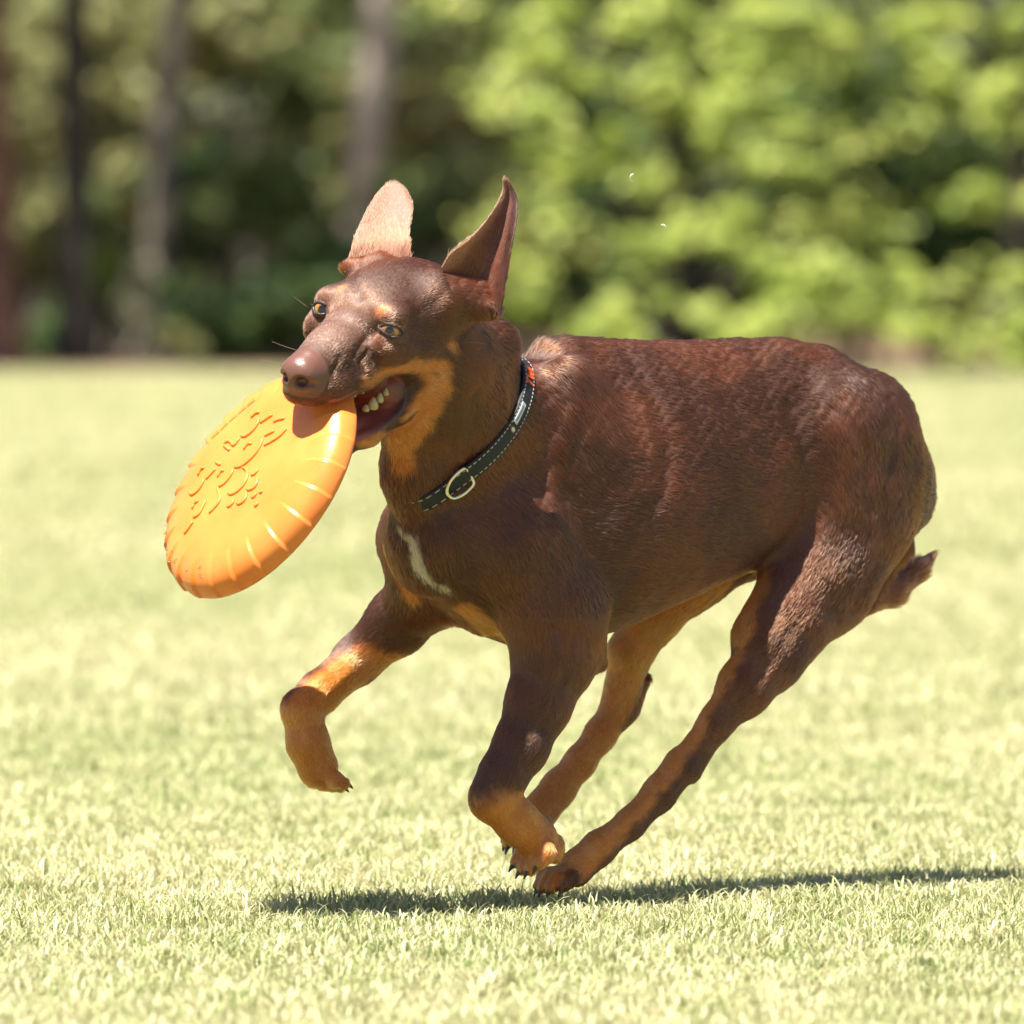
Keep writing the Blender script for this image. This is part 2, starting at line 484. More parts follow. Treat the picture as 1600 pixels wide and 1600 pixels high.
shrub(680, 60, 51, .36, .5, LF_FOREST, 'green branches at the top between the pale and the thin grey trunks', 127, group=SG)
shrub(670, 320, 46.8, .30, .5, LF_FOREST, 'green shrub seen between the two ears of the dog', 28, group=SG)
shrub(760, 250, 49, .30, 1.0, LF_OLIVE, 'dusty olive shrub between the thin grey trunk and the lime tree', 29, group=SG)
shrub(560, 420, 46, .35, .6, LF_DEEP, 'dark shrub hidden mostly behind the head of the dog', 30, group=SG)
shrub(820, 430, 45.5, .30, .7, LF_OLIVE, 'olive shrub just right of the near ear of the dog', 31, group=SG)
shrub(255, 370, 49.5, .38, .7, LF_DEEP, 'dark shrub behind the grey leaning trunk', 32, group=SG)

# far-off wood closing the view
r_ = np.random.default_rng(99)
cl = []
for k in range(2300):
    x = r_.uniform(-16, 16); y = r_.uniform(58, 72); z = r_.uniform(0, 1) ** 1.3 * 11
    cl.append((x, y, z, .7, .6, .4, 42))
for k in range(900):
    cl.append((r_.uniform(-16, 16), r_.uniform(56, 62), r_.uniform(0, 4.2), .7, .5, .4, 42))
tag(leafobj('far_wood', cl, .13, 98, LF_FOREST), 'dense far wood reading as one green mass behind the trunks', 'wood', kind='stuff')


# the big lime green tree on the right, and its neighbour
def lime_tree(px, Y, lit, label, seed, xr, base_px):
    r = np.random.default_rng(seed)
    x0 = gx(px, Y)
    o = empty_at('broadleaf_tree', (x0, Y, 0)); tag(o, label, 'tree', 'lime green broadleaf trees')
    hts = np.array([-.05, .3, .9, 1.6, 2.6, 4.0, 5.5])
    pts = [(x0 + .07 * math.sin(h * 1.3 + seed), Y + .05 * math.sin(h), h) for h in hts]
    V, F = limb(pts, [.17, .13, .12, .11, .09, .06, .02], 12, seed)
    mesh_obj('trunk', np.array(V) - [x0, Y, 0], F, BK_DARK, o)
    cl = []
    for k, (cx, cy, w) in enumerate(lit):
        yy = Y - 1.1 - 1.5 * np.clip((cy + 40) / 600, 0, 1) + r.normal(0, .07)
        x = gx(cx, yy); z = zat(cy, yy)
        rx = w * 1.3 / 15500 * yy / 2
        for q in range(3):
            f_ = r.uniform(.3, .68)
            cl.append((x + r.normal(0, rx * .6), yy + r.normal(0, rx * .5), z + r.normal(0, rx * .4), rx * f_, rx * f_, rx * f_ * .6, int(230 * f_ * f_) + 12))
    # branches out to the sprays
    for k in range(14):
        c = cl[int(r.integers(len(cl)))]
        h0 = max(.25, min(c[2] - .1, 3)) * r.uniform(.75, 1)
        p0 = np.array([x0 + .07 * math.sin(h0 * 1.3 + seed), Y, h0]); q = np.array(c[:3])
        V, F = limb([p0, p0 * .55 + q * .45 + [0, 0, .1], q], [.035, .022, .006], 7, k)
        mesh_obj('limb', np.array(V) - [x0, Y, 0], F, BK_DARK, o)
    # the shaded inside and the crown above, narrowing upward so the low sprays stand in the sun
    for k in range(330):
        h = r.uniform(1.9, 6.2) if k > 55 else r.uniform(.05, 1.9)
        R = np.interp(h, [0, 1.6, 3, 6.2], [1.35, 1.15, 1.0, .25])
        a = r.uniform(0, 6.28); rr = R * math.sqrt(r.random())
        cl.append((x0 + rr * math.cos(a) * xr, Y + rr * math.sin(a), h, .20, .20, .11, 42))
    leafobj('crown', cl, .034, seed, LF_LIME, o, up=1.9)
    return o


LIT1 = [(850, 60, 90), (840, 110, 80), (905, 45, 90), (985, 15, 100), (1062, 45, 90), (1120, 90, 90), (1172, 108, 90), (1232, 55, 110), (1300, 35, 100), (1345, 88, 80),
        (1015, 125, 80), (1060, 148, 90), (1100, 172, 90), (1135, 196, 80), (1192, 205, 90), (1222, 248, 90), (1180, 262, 80), (868, 208, 80), (922, 232, 90), (972, 252, 80),
        (920, 280, 80), (850, 235, 70), (1255, 285, 46), (1040, 372, 90), (1085, 352, 90), (1135, 362, 90), (1008, 392, 70), (1200, 408, 90), (1268, 432, 90), (1228, 448, 80),
        (1318, 462, 80), (1300, 482, 80), (850, 482, 80), (910, 482, 80), (1000, 488, 60), (1182, 500, 90), (1128, 522, 90), (832, 424, 60), (1040, 20, 60), (820, 20, 90),
        (1150, 20, 90), (1000, 300, 40), (880, 345, 50), (1060, 540, 70), (960, 545, 70)]
LIT2 = [(1400, 45, 90), (1452, 72, 90), (1480, 140, 80), (1532, 150, 90), (1572, 140, 80), (1585, 200, 80), (1532, 175, 80), (1500, 302, 70), (1542, 312, 70), (1442, 458, 90),
        (1400, 472, 90), (1362, 482, 80), (1522, 522, 100), (1582, 530, 90), (1500, 556, 90), (1590, 30, 60), (1620, 90, 90), (1640, 300, 90), (1650, 480, 90), (1440, 10, 80), (1600, 440, 50)]
lime_tree(1080, 43.4, LIT1, 'big lime green broadleaf tree with sunlit sprays right behind the back of the dog', 41, 1.0, 590)
lime_tree(1640, 43.2, LIT2, 'lime green broadleaf tree cut by the right edge of the picture above the rump', 42, .9, 590)
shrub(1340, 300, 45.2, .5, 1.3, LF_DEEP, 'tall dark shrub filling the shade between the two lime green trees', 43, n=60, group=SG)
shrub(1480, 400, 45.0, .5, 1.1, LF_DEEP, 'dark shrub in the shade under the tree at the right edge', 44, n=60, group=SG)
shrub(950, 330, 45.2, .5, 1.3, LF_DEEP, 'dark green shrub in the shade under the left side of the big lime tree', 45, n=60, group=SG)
shrub(1180, 330, 45.6, .5, 1.2, LF_FOREST, 'mid green shrub behind the middle of the big lime tree', 46, n=50, group=SG)
# ------------------------------------------------------------------ the dog's surface
# A field built from tapered limbs and masses, blended, then turned into one
# continuous skin with surface nets.
def axis_grid(lo, hi, fine_lo, fine_hi, fs, cs):
    out = []
    v = lo
    while v < hi:
        out.append(v)
        if fine_lo - 8 <= v <= fine_hi + 8: st = fs
        else:
            dd = min(abs(v - fine_lo), abs(v - fine_hi))
            st = min(cs, fs + dd * 0.03)
        v += st
    return np.array(out, np.float32)


Q = 1.0
GX = axis_grid(400, 1485, 430, 800, 2.4 * Q, 4.2 * Q)
GY = axis_grid(375, 1425, 385, 760, 2.4 * Q, 4.2 * Q)
GZ = axis_grid(-565, 560, -555, -260, 2.8 * Q, 4.6 * Q)
FIELD = np.full((len(GX), len(GY), len(GZ)), 300.0, np.float32)
PRIMS = []


class Prim:
    def __init__(self, f, lo, hi, k=20, flow=None, sub=False, name=''):
        self.f, self.lo, self.hi, self.k, self.flow, self.sub, self.name = f, lo, hi, k, flow, sub, name
        PRIMS.append(self)


def cone_f(a, b, ra, rb, n=None, q=1.0):
    a = np.asarray(a, float); b = np.asarray(b, float)
    ab = b - a; L2 = ab.dot(ab)

    def f(X, Y, Z):
        px, py, pz = X - a[0], Y - a[1], Z - a[2]
        t = np.clip((px * ab[0] + py * ab[1] + pz * ab[2]) / L2, 0, 1)
        dx, dy, dz = px - t * ab[0], py - t * ab[1], pz - t * ab[2]
        if n is not None:
            m = (dx * n[0] + dy * n[1] + dz * n[2]) * (1 / q - 1)
            dx = dx + m * n[0]; dy = dy + m * n[1]; dz = dz + m * n[2]
        return (np.sqrt(dx * dx + dy * dy + dz * dz) - (ra + t * (rb - ra))) * (1 if q >= 1 else (0.5 + 0.5 * q))
    return f


def chain(pts, k=18, n=None, q=1.0, sub=False, name=''):
    """pts: list of (point, radius)"""
    for (a, ra), (b, rb) in zip(pts[:-1], pts[1:]):
        a = np.asarray(a, float); b = np.asarray(b, float)
        R = max(ra, rb) * max(1.0, 1.0)
        fl = (b - a) / (np.linalg.norm(b - a) + 1e-6) * (-1 if name in ('neck', 'muzzle', 'flew', 'jaw') else 1)
        Prim(cone_f(a, b, ra, rb, n, q), np.minimum(a, b) - R, np.maximum(a, b) + R, k, fl, sub, name)


def ell(c, r, axes=None, k=20, flow=None, sub=False, name=''):
    c = np.asarray(c, float)
    M = np.eye(3) if axes is None else np.array(axes, float)
    r = np.array(r, float)

    def f(X, Y, Z):
        dx, dy, dz = X - c[0], Y - c[1], Z - c[2]
        u = [(dx * M[i][0] + dy * M[i][1] + dz * M[i][2]) for i in range(3)]
        k0 = np.sqrt(sum((u[i] / r[i]) ** 2 for i in range(3))) + 1e-6
        k1 = np.sqrt(sum((u[i] / r[i] ** 2) ** 2 for i in range(3))) + 1e-6
        return k0 * (k0 - 1) / k1
    R = r.max()
    Prim(f, c - R, c + R, k, None if flow is None else np.array(flow, float), sub, name)


BAX = [AX, [0, 1, 0], LT]       # body axes: along, down, towards near side
HAX = [HF, HL, HU]

# trunk, as a lofted section: t along, height of the back and of the belly, half width
TT = np.array([-40, 0, 50, 120, 195, 245, 285, 360, 450, 540, 640, 730, 820, 890, 940, 985, 1020, 1045])
TOP = np.array([790, 742, 730, 690, 590, 534, 525, 527, 532, 532, 528, 528, 541, 571, 606, 652, 700, 750])
BOT = np.array([850, 895, 942, 988, 1010, 1010, 1006, 990, 962, 932, 897, 880, 880, 875, 860, 845, 825, 790])
WID = np.array([20, 66, 96, 104, 106, 122, 135, 144, 142, 130, 112, 103, 106, 104, 96, 74, 48, 22])


def trunk(X, Y, Z):
    t = (X - ORB[0]) * AX[0] + (Z - ORB[2]) * AX[2]
    l = (X - ORB[0]) * LT[0] + (Z - ORB[2]) * LT[2]
    top = np.interp(t, TT, TOP_S); bot = np.interp(t, TT, BOT_S); w = np.interp(t, TT, WID)
    h = (bot - top) * 0.5; cy = (bot + top) * 0.5
    v = (Y - cy) / h
    # narrower towards the spine and the breastbone (egg-shaped ribcage)
    egg = 0.04 + 0.22 * np.clip((t - 150) / 120, 0, 1) * np.clip((760 - t) / 120, 0, 1)
    w2 = w * np.maximum(0.55, 1.0 - 0.10 * v * v + egg * v)
    e = 2.15
    rr = (np.abs(l / w2) ** e + np.abs(v) ** e) ** (1 / e)
    d = (rr - 1) * np.minimum(h, w2)
    return np.maximum(d, np.maximum(-40 - t, t - 1045))


# perspective-correct the silhouette heights
zt = ORB[2] + AX[2] * TT
TOP_S = 800 + (TOP - 800) * (1 + zt * S / 10)
BOT_S = 800 + (BOT - 800) * (1 + zt * S / 10)
bb = [ORB + AX * t + LT * l for t in (-40, 1045) for l in (-150, 150)]
Prim(trunk, np.min(bb, 0) * [1, 0, 1] + [0, 500, 0], np.max(bb, 0) * [1, 0, 1] + [0, 1020, 0], 26, AX + np.array([0, .12, 0]), name='trunk')

# neck
NL = np.array([.70, .14, -.69]); NL /= np.linalg.norm(NL)
chain([(PC(806, 756, -78), 168), (PC(764, 712, -124), 150), (PC(722, 668, -185), 124)], 30, NL, .62, name='neck')
chain([(PC(722, 668, -185), 124), (PC(678, 578, -265), 108), (PC(650, 512, -318), 90)], 28, NL, .78, name='neck')
ell(PC(766, 540, -205), (46, 46, 46), None, 30, AX, name='nape')
ell(PC(650, 650, -262), (50, 72, 52), None, 36, (0.1, 1, .2), name='throat')
ell(PC(650, 745, -240), (52, 60, 46), None, 36, (0.1, 1, .2), name='throat')

# shoulders and breast
def bx(t, y, L):
    p = ORB + AX * t + LT * L
    return np.array([p[0], 800 + (y - 800) * (1 + p[2] * S / 10), p[2]])
FD = (.45, 1, .1)
ell(bx(262, 705, 74), (78, 150, 50), [AX * .93 + np.array([0, -.25, 0]), [.2, .97, 0.15], LT], 34, (.5, .8, .2), name='scapula')
ell(bx(130, 830, 62), (76, 92, 52), BAX, 34, FD, name='shoulder')
ell(bx(120, 830, -78), (78, 95, 56), BAX, 34, FD, name='shoulder')
ell(bx(262, 705, -84), (78, 150, 52), BAX, 34, (.5, .8, .2), name='scapula')
ell(bx(18, 850, 0), (52, 76, 78), BAX, 34, (0.1, 1, 0), name='breast')
# near foreleg
chain([(B(818, 850, 80), 84), (B(868, 960, 88), 76), (B(868, 1022, 90), 70)], 34, LT, .80, name='nfore')
chain([(B(868, 1022, 90), 66), (B(842, 1098, 88), 52), (B(814, 1166, 86), 43.5), (B(786, 1212, 82), 38), (B(769, 1246, 78), 36)], 16, LT, .86, name='nfore')
chain([(B(895, 990, 95), 46), (B(934, 1034, 90), 15)], 26, name='nelbow')
chain([(B(769, 1246, 78), 35), (B(806, 1282, 78), 33), (B(838, 1310, 78), 34)], 14, LT, .85, name='nfpaw')
# far foreleg
chain([(B(655, 840, -95), 70), (B(672, 915, -92), 66)], 36, LT, .85, name='ffore')
chain([(B(672, 920, -90), 62), (B(622, 972, -155), 49), (B(560, 1030, -202), 36), (B(500, 1082, -198), 31), (B(472, 1108, -196), 32)], 16, LT, .88, name='ffore')
chain([(B(472, 1108, -196), 31), (B(481, 1160, -194), 33), (B(496, 1198, -194), 33)], 12, LT, .9, name='ffpaw')
# near hind leg
chain([(B(1326, 690, 58), 108), (B(1331, 800, 48), 106), (B(1290, 895, 56), 90), (B(1232, 975, 72), 68)], 34, LT, .60, name='nthigh')
chain([(B(1238, 968, 76), 65.5), (B(1205, 1020, 78), 57.5), (B(1164, 1074, 84), 44.5), (B(1120, 1128, 76), 26.5), (B(1072, 1188, 68), 24.5)], 18, LT, .72, name='nshank')
chain([(B(1248, 900, 64), 42), (B(1186, 990, 74), 38)], 30, name='nknee')
chain([(B(1120, 1140, 70), 12), (B(1082, 1206, 66), 15)], 12, name='nhock')
chain([(B(1062, 1200, 66), 29.5), (B(1030, 1240, 62), 26.5), (B(985, 1287, 58), 23.5), (B(936, 1325, 56), 25.5), (B(900, 1356, 54), 29.5)], 14, LT, .8, name='nmeta')
# far hind leg
chain([(B(1290, 720, -55), 105), (B(1180, 815, -74), 81), (B(1085, 890, -97), 59), (B(1022, 958, -116), 43), (B(985, 1020, -130), 34), (B(972, 1080, -140), 26), (B(966, 1112, -145), 26)], 26, LT, .66, name='fthigh')
chain([(B(1005, 1060, -149), 12), (B(986, 1108, -145), 15)], 10, name='fhock')
chain([(B(966, 1108, -145), 28.5), (B(938, 1148, -143), 25.5), (B(907, 1190, -141), 24.5), (B(873, 1232, -139), 27.5), (B(845, 1266, -137), 31.5)], 14, LT, .8, name='fmeta')
# tail
chain([(B(1398, 650, 0), 26), (B(1422, 730, -40), 22), (B(1400, 850, -56), 24), (B(1362, 925, -64), 20)], 16, name='tail')
chain([(B(1330, 960, -64), 12), (B(1392, 926, -64), 20), (B(1432, 893, -64), 16), (B(1456, 870, -64), 8)], 16, name='tailtip')
# rump and pin bones
ell(bx(902, 700, 46), (66, 110, 52), BAX, 34, (.4, .9, 0), name='rump')
ell(bx(902, 700, -46), (66, 110, 52), BAX, 34, (.4, .9, 0), name='rump')
# paws: toes
TOES = []


def toes(cen, direction, down, lat, spread, length, r, k=4):
    """four bent toes with a fan; claws are kept for later"""
    direction = np.array(direction, float); direction /= np.linalg.norm(direction)
    down = np.array(down, float); down /= np.linalg.norm(down)
    lat = np.array(lat, float); lat /= np.linalg.norm(lat)
    for i, u in enumerate((-1.5, -.5, .5, 1.5)):
        ln = length * (1.0 if abs(u) < 1 else .78)
        a = cen + lat * u * spread * .55
        m = cen + lat * u * spread + direction * ln * .62 - down * r * .1
        e = cen + lat * u * spread * 1.05 + direction * ln + down * r * .45
        chain([(a, r * 1.05), (m, r)], k, name='toe')
        chain([(m, r), (e, r * .74)], k, name='toe')
        TOES.append((e, direction * .75 + down * .65, r))


toes(B(840, 1312, 78), (-.22, 1, -.15), (-1, .1, -.5), LT, 19, 44, 15)         # near fore, folded
ell(B(846, 1296, 78), (17, 24, 20), None, 10, name='pad')
ell(B(868, 1326, 78), (15, 24, 26), None, 10, name='pad')
toes(B(497, 1204, -194), (.62, .78, .3), (.9, -.35, .5), LT, 17, 36, 14)       # far fore, in the air
toes(B(888, 1366, 54), (-1, .36, -.8), (0, 1, 0), LT, 19, 42, 15)             # near hind on the ground
toes(B(836, 1286, -137), (-1, .62, -.8), (.2, 1, 0), LT, 18, 50, 15)           # far hind

# ---- head
ell(H(-98, 0, -6), (108, 88, 74), HAX, 26, -HF, name='skull')
ell(H(-35, 0, 2), (70, 70, 46), HAX, 26, -HF, name='brow')
ell(H(-14, 56, 16), (34, 28, 22), HAX, 14, -HF, name='ridge')
ell(H(-14, -56, 16), (34, 28, 22), HAX, 14, -HF, name='ridge')
ell(H(-62, 64, -46), (62, 28, 42), HAX, 22, -HF + HL * .2, name='cheek')
ell(H(-62, -64, -46), (62, 28, 42), HAX, 22, -HF, name='cheek')
ell(H(-8, 66, -26), (44, 26, 34), HAX, 14, -HF, name='zygoma')
ell(H(-8, -66, -26), (44, 26, 34), HAX, 14, -HF, name='zygoma')
chain([(H(-30, 0, -42), 66), (H(45, 0, -50), 54), (H(112, 0, -60), 43)], 20, HL, .88, name='muzzle')
for s in (1, -1):
    chain([(H(-30, 44 * s, -62), 32), (H(35, 33 * s, -74), 32), (H(92, 20 * s, -80), 30), (H(122, 10 * s, -84), 25)], 14, name='flew')
    chain([(H(-96, 56 * s, -100), 34), (H(-50, 46 * s, -140), 26), (H(10, 34 * s, -170), 21), (H(60, 22 * s, -182), 17), (H(72, 10 * s, -182), 15)], 14, name='jaw')
ell(H(-40, 0, -158), (60, 40, 24), HAX, 24, -HF, name='jaw')
ell(H(-100, 0, -110), (60, 60, 52), HAX, 30, -HF, name='jaw')
# ear roots
chain([(H(-120, 62, 16), 44), (PC(742, 462, -340), 26)], 24, name='earroot')
chain([(H(-128, -56, 18), 40), (PC(594, 418, -288), 24)], 24, name='earroot')
ell(PC(752, 482, -350), (30, 15, 24), None, 26, (.2,1,0), name='earroot')
ell(PC(556, 420, -292), (24, 15, 20), None, 18, (-.2,-1,0), name='earroot')
# nose
ell(H(137, 0, -54), (25, 33, 29), HAX, 6, -HF, name='nose')
# eye sockets, nostrils, mouth
SUBS0 = len(PRIMS)
for s in (1, -1):
    ell(H(160, 17 * s, -58), (17, 10.5, 8.5), HAX, 4, sub=True, name='nostril')
    ell(H(152, 30 * s, -62), (14, 7, 4.5), HAX, 3, sub=True, name='nostril')
ell(H(165, 0, -76), (8, 1.4, 16), HAX, 3, sub=True, name='philtrum')


def mouth_f(X, Y, Z):
    dx, dy, dz = X - HE[0], Y - HE[1], Z - HE[2]
    F = dx * HF[0] + dy * HF[1] + dz * HF[2]
    L = dx * HL[0] + dy * HL[1] + dz * HL[2]
    U = dx * HU[0] + dy * HU[1] + dz * HU[2]
    up = np.interp(F, MF, MU); lo = np.interp(F, MF, ML)
    h = (up - lo) / 2; c = (up + lo) / 2
    d = np.abs(U - c) - h
    return d


MF = [-400, -52, -48, -42, -30, -15, 14, 44, 105, 140, 300]
MU = [-114, -110, -96, -86, -79, -77, -81, -89, -100, -104, -110]
ML = [-88, -90, -103, -120, -138, -149, -157, -165, -172, -174, -190]
Prim(mouth_f, np.min([H(-76, l, u) for l in (-95, 95) for u in (-190, -80)] + [H(150, l, u) for l in (-95, 95) for u in (-190, -80)], 0),
     np.max([H(-76, l, u) for l in (-95, 95) for u in (-190, -80)] + [H(150, l, u) for l in (-95, 95) for u in (-190, -80)], 0), 6, sub=True, name='mouth')
# what lies inside the mouth: palate wall and tongue
INNER0 = len(PRIMS)
ell(H(-70, 0, -118), (60, 66, 44), HAX, 8, name='inner')
ell(H(0, 0, -160), (80, 34, 18), HAX, 8, name='tongue')
ell(H(0, 0, -92), (100, 38, 14), HAX, 6, name='inner')


def eval_field():
    M = 62
    for p in PRIMS:
        s = []
        for g, lo, hi in zip((GX, GY, GZ), p.lo, p.hi):
            i0 = max(0, np.searchsorted(g, lo - (M if not p.sub else 14))); i1 = min(len(g), np.searchsorted(g, hi + (M if not p.sub else 14)))
            s.append(slice(i0, i1))
        if any(a.stop <= a.start for a in s): continue
        X = GX[s[0]][:, None, None]; Y = GY[s[1]][None, :, None]; Z = GZ[s[2]][None, None, :]
        d = p.f(X, Y, Z).astype(np.float32)
        sub = FIELD[s[0], s[1], s[2]]
        k = p.k
        if p.sub:
            b = -d
            h = np.clip(0.5 - 0.5 * (b - sub) / k * -1, 0, 1)   # smooth max
            FIELD[s[0], s[1], s[2]] = sub * (1 - h) + b * h + k * h * (1 - h)
        else:
            h = np.clip(0.5 + 0.5 * (sub - d) / k, 0, 1)
            FIELD[s[0], s[1], s[2]] = sub * (1 - h) + d * h - k * h * (1 - h)


def surface_nets(F, gx, gy, gz):
    inside = F < 0
    nx, ny, nz = F.shape
    cnt = np.zeros((nx - 1, ny - 1, nz - 1), np.int8)
    for i in (0, 1):
        for j in (0, 1):
            for k in (0, 1):
                cnt += inside[i:nx - 1 + i, j:ny - 1 + j, k:nz - 1 + k]
    I, J, K = np.nonzero((cnt > 0) & (cnt < 8))
    del cnt
    idx = np.full((nx - 1, ny - 1, nz - 1), -1, np.int32)
    idx[I, J, K] = np.arange(len(I))
    acc = np.zeros((len(I), 3)); num = np.zeros(len(I))
    corners = [(0, 0, 0), (1, 0, 0), (0, 1, 0), (1, 1, 0), (0, 0, 1), (1, 0, 1), (0, 1, 1), (1, 1, 1)]
    vals = [F[I + a, J + b, K + c].astype(float) for a, b, c in corners]
    pos = [np.stack([gx[I + a], gy[J + b], gz[K + c]], 1).astype(float) for a, b, c in corners]
    for a in range(8):
        for b in range(a + 1, 8):
            if bin(a ^ b).count('1') != 1: continue
            m = (vals[a] < 0) != (vals[b] < 0)
            t = vals[a][m] / (vals[a][m] - vals[b][m])
            acc[m] += pos[a][m] + t[:, None] * (pos[b][m] - pos[a][m])
            num[m] += 1
    V = acc / num[:, None]
    quads = []
    # x edges
    for axis in range(3):
        sl0 = [slice(1, n - 1) for n in (nx, ny, nz)]; sl0[axis] = slice(0, (nx, ny, nz)[axis] - 1)
        sl1 = list(sl0); sl1[axis] = slice(1, (nx, ny, nz)[axis])
        a = inside[tuple(sl0)]; b = inside[tuple(sl1)]
        P = np.argwhere(a != b)
        off = np.array([1, 1, 1]); off[axis] = 0
        P = P + off
        flip = inside[P[:, 0], P[:, 1], P[:, 2]]
        o1 = (axis + 1) % 3; o2 = (axis + 2) % 3
        def g(d1, d2):
            C = P.copy(); C[:, o1] -= d1; C[:, o2] -= d2
            return idx[C[:, 0], C[:, 1], C[:, 2]]
        q = np.stack([g(1, 1), g(0, 1), g(0, 0), g(1, 0)], 1)
        q[~flip] = q[~flip][:, ::-1]
        quads.append(q)
    return V, np.concatenate(quads)


eval_field()
DV, DQ = surface_nets(FIELD, GX, GY, GZ)
del FIELD
# relax a little
def smooth(V, Qd, it, lam=.5):
    e = np.concatenate([Qd[:, [0, 1]], Qd[:, [1, 2]], Qd[:, [2, 3]], Qd[:, [3, 0]]])
    n = len(V)
    deg = np.bincount(e[:, 0], minlength=n).astype(float)
    for _ in range(it):
        s = np.stack([np.bincount(e[:, 0], V[e[:, 1], c], n) for c in range(3)], 1)
        s2 = np.stack([np.bincount(e[:, 1], V[e[:, 0], c], n) for c in range(3)], 1)
        dg = deg + np.bincount(e[:, 1], minlength=n)
        V = V + lam * ((s + s2) / dg[:, None] - V)
    return V
DV = smooth(DV, DQ, 2, .5)
# ------------------------------------------------------------------ coat
from mathutils.bvhtree import BVHTree


def snoise(P, scale, seed, octs=3):
    """cheap smooth noise: sums of sines in random directions, about -1..1"""
    r = np.random.default_rng(seed)
    out = np.zeros(len(P)); a = 1.0; tot = 0
    for o in range(octs):
        for _ in range(5):
            d = r.normal(size=3); d /= np.linalg.norm(d)
            d2 = r.normal(size=3); d2 /= np.linalg.norm(d2)
            out += a * np.sin(P @ d * (6.28 / scale) * r.uniform(.7, 1.3) + 2.0 * np.sin(P @ d2 * (6.28 / scale) * .6 + r.uniform(0, 6)) + r.uniform(0, 6.28)) / 2.2
        tot += a; a *= .55; scale *= .5
    return out / tot


def sstep(x, a, b):
    t = np.clip((x - a) / (b - a), 0, 1)
    return t * t * (3 - 2 * t)


def capd(P, a, b, ra, rb=None):
    """distance to a tapered capsule divided by nothing: negative inside"""
    rb = ra if rb is None else rb
    a = np.asarray(a, float); b = np.asarray(b, float)
    ab = b - a
    t = np.clip((P - a) @ ab / max(ab @ ab, 1e-6), 0, 1)
    return np.linalg.norm(P - a - t[:, None] * ab, axis=1) - (ra + t * (rb - ra))


BROWN = np.array([.059, .0192, .0084]); RED = np.array([.095, .0278, .0110]); DARK = np.array([.027, .0105, .0062])
TAN = np.array([.46, .142, .025]); TANP = np.array([.58, .23, .065]); WHITE = np.array([.50, .44, .36])
NOSE = np.array([.150, .066, .046]); LIP = np.array([.09, .040, .036]); GUM = np.array([.26, .075, .065]); PAD = np.array([.030, .026, .026])


def normals_of(V, Qd):
    a = V[Qd[:, 2]] - V[Qd[:, 0]]; b = V[Qd[:, 3]] - V[Qd[:, 1]]
    n = np.cross(a, b)
    N = np.stack([sum(np.bincount(Qd[:, i], n[:, c], len(V)) for i in range(4)) for c in range(3)], 1)
    return N / (np.linalg.norm(N, axis=1)[:, None] + 1e-9)


def flow_of(V):
    acc = np.zeros((len(V), 3)); wsum = np.full(len(V), 1e-9)
    for p in PRIMS:
        if p.sub or p.flow is None: continue
        m = np.all((V > p.lo - 40) & (V < p.hi + 40), axis=1)
        if not m.any(): continue
        d = p.f(V[m, 0], V[m, 1], V[m, 2])
        w = np.exp(-np.maximum(d, -4) / 9)
        acc[m] += w[:, None] * p.flow; wsum[m] += w
    f = acc / wsum[:, None]
    return f / (np.linalg.norm(f, axis=1)[:, None] + 1e-9)


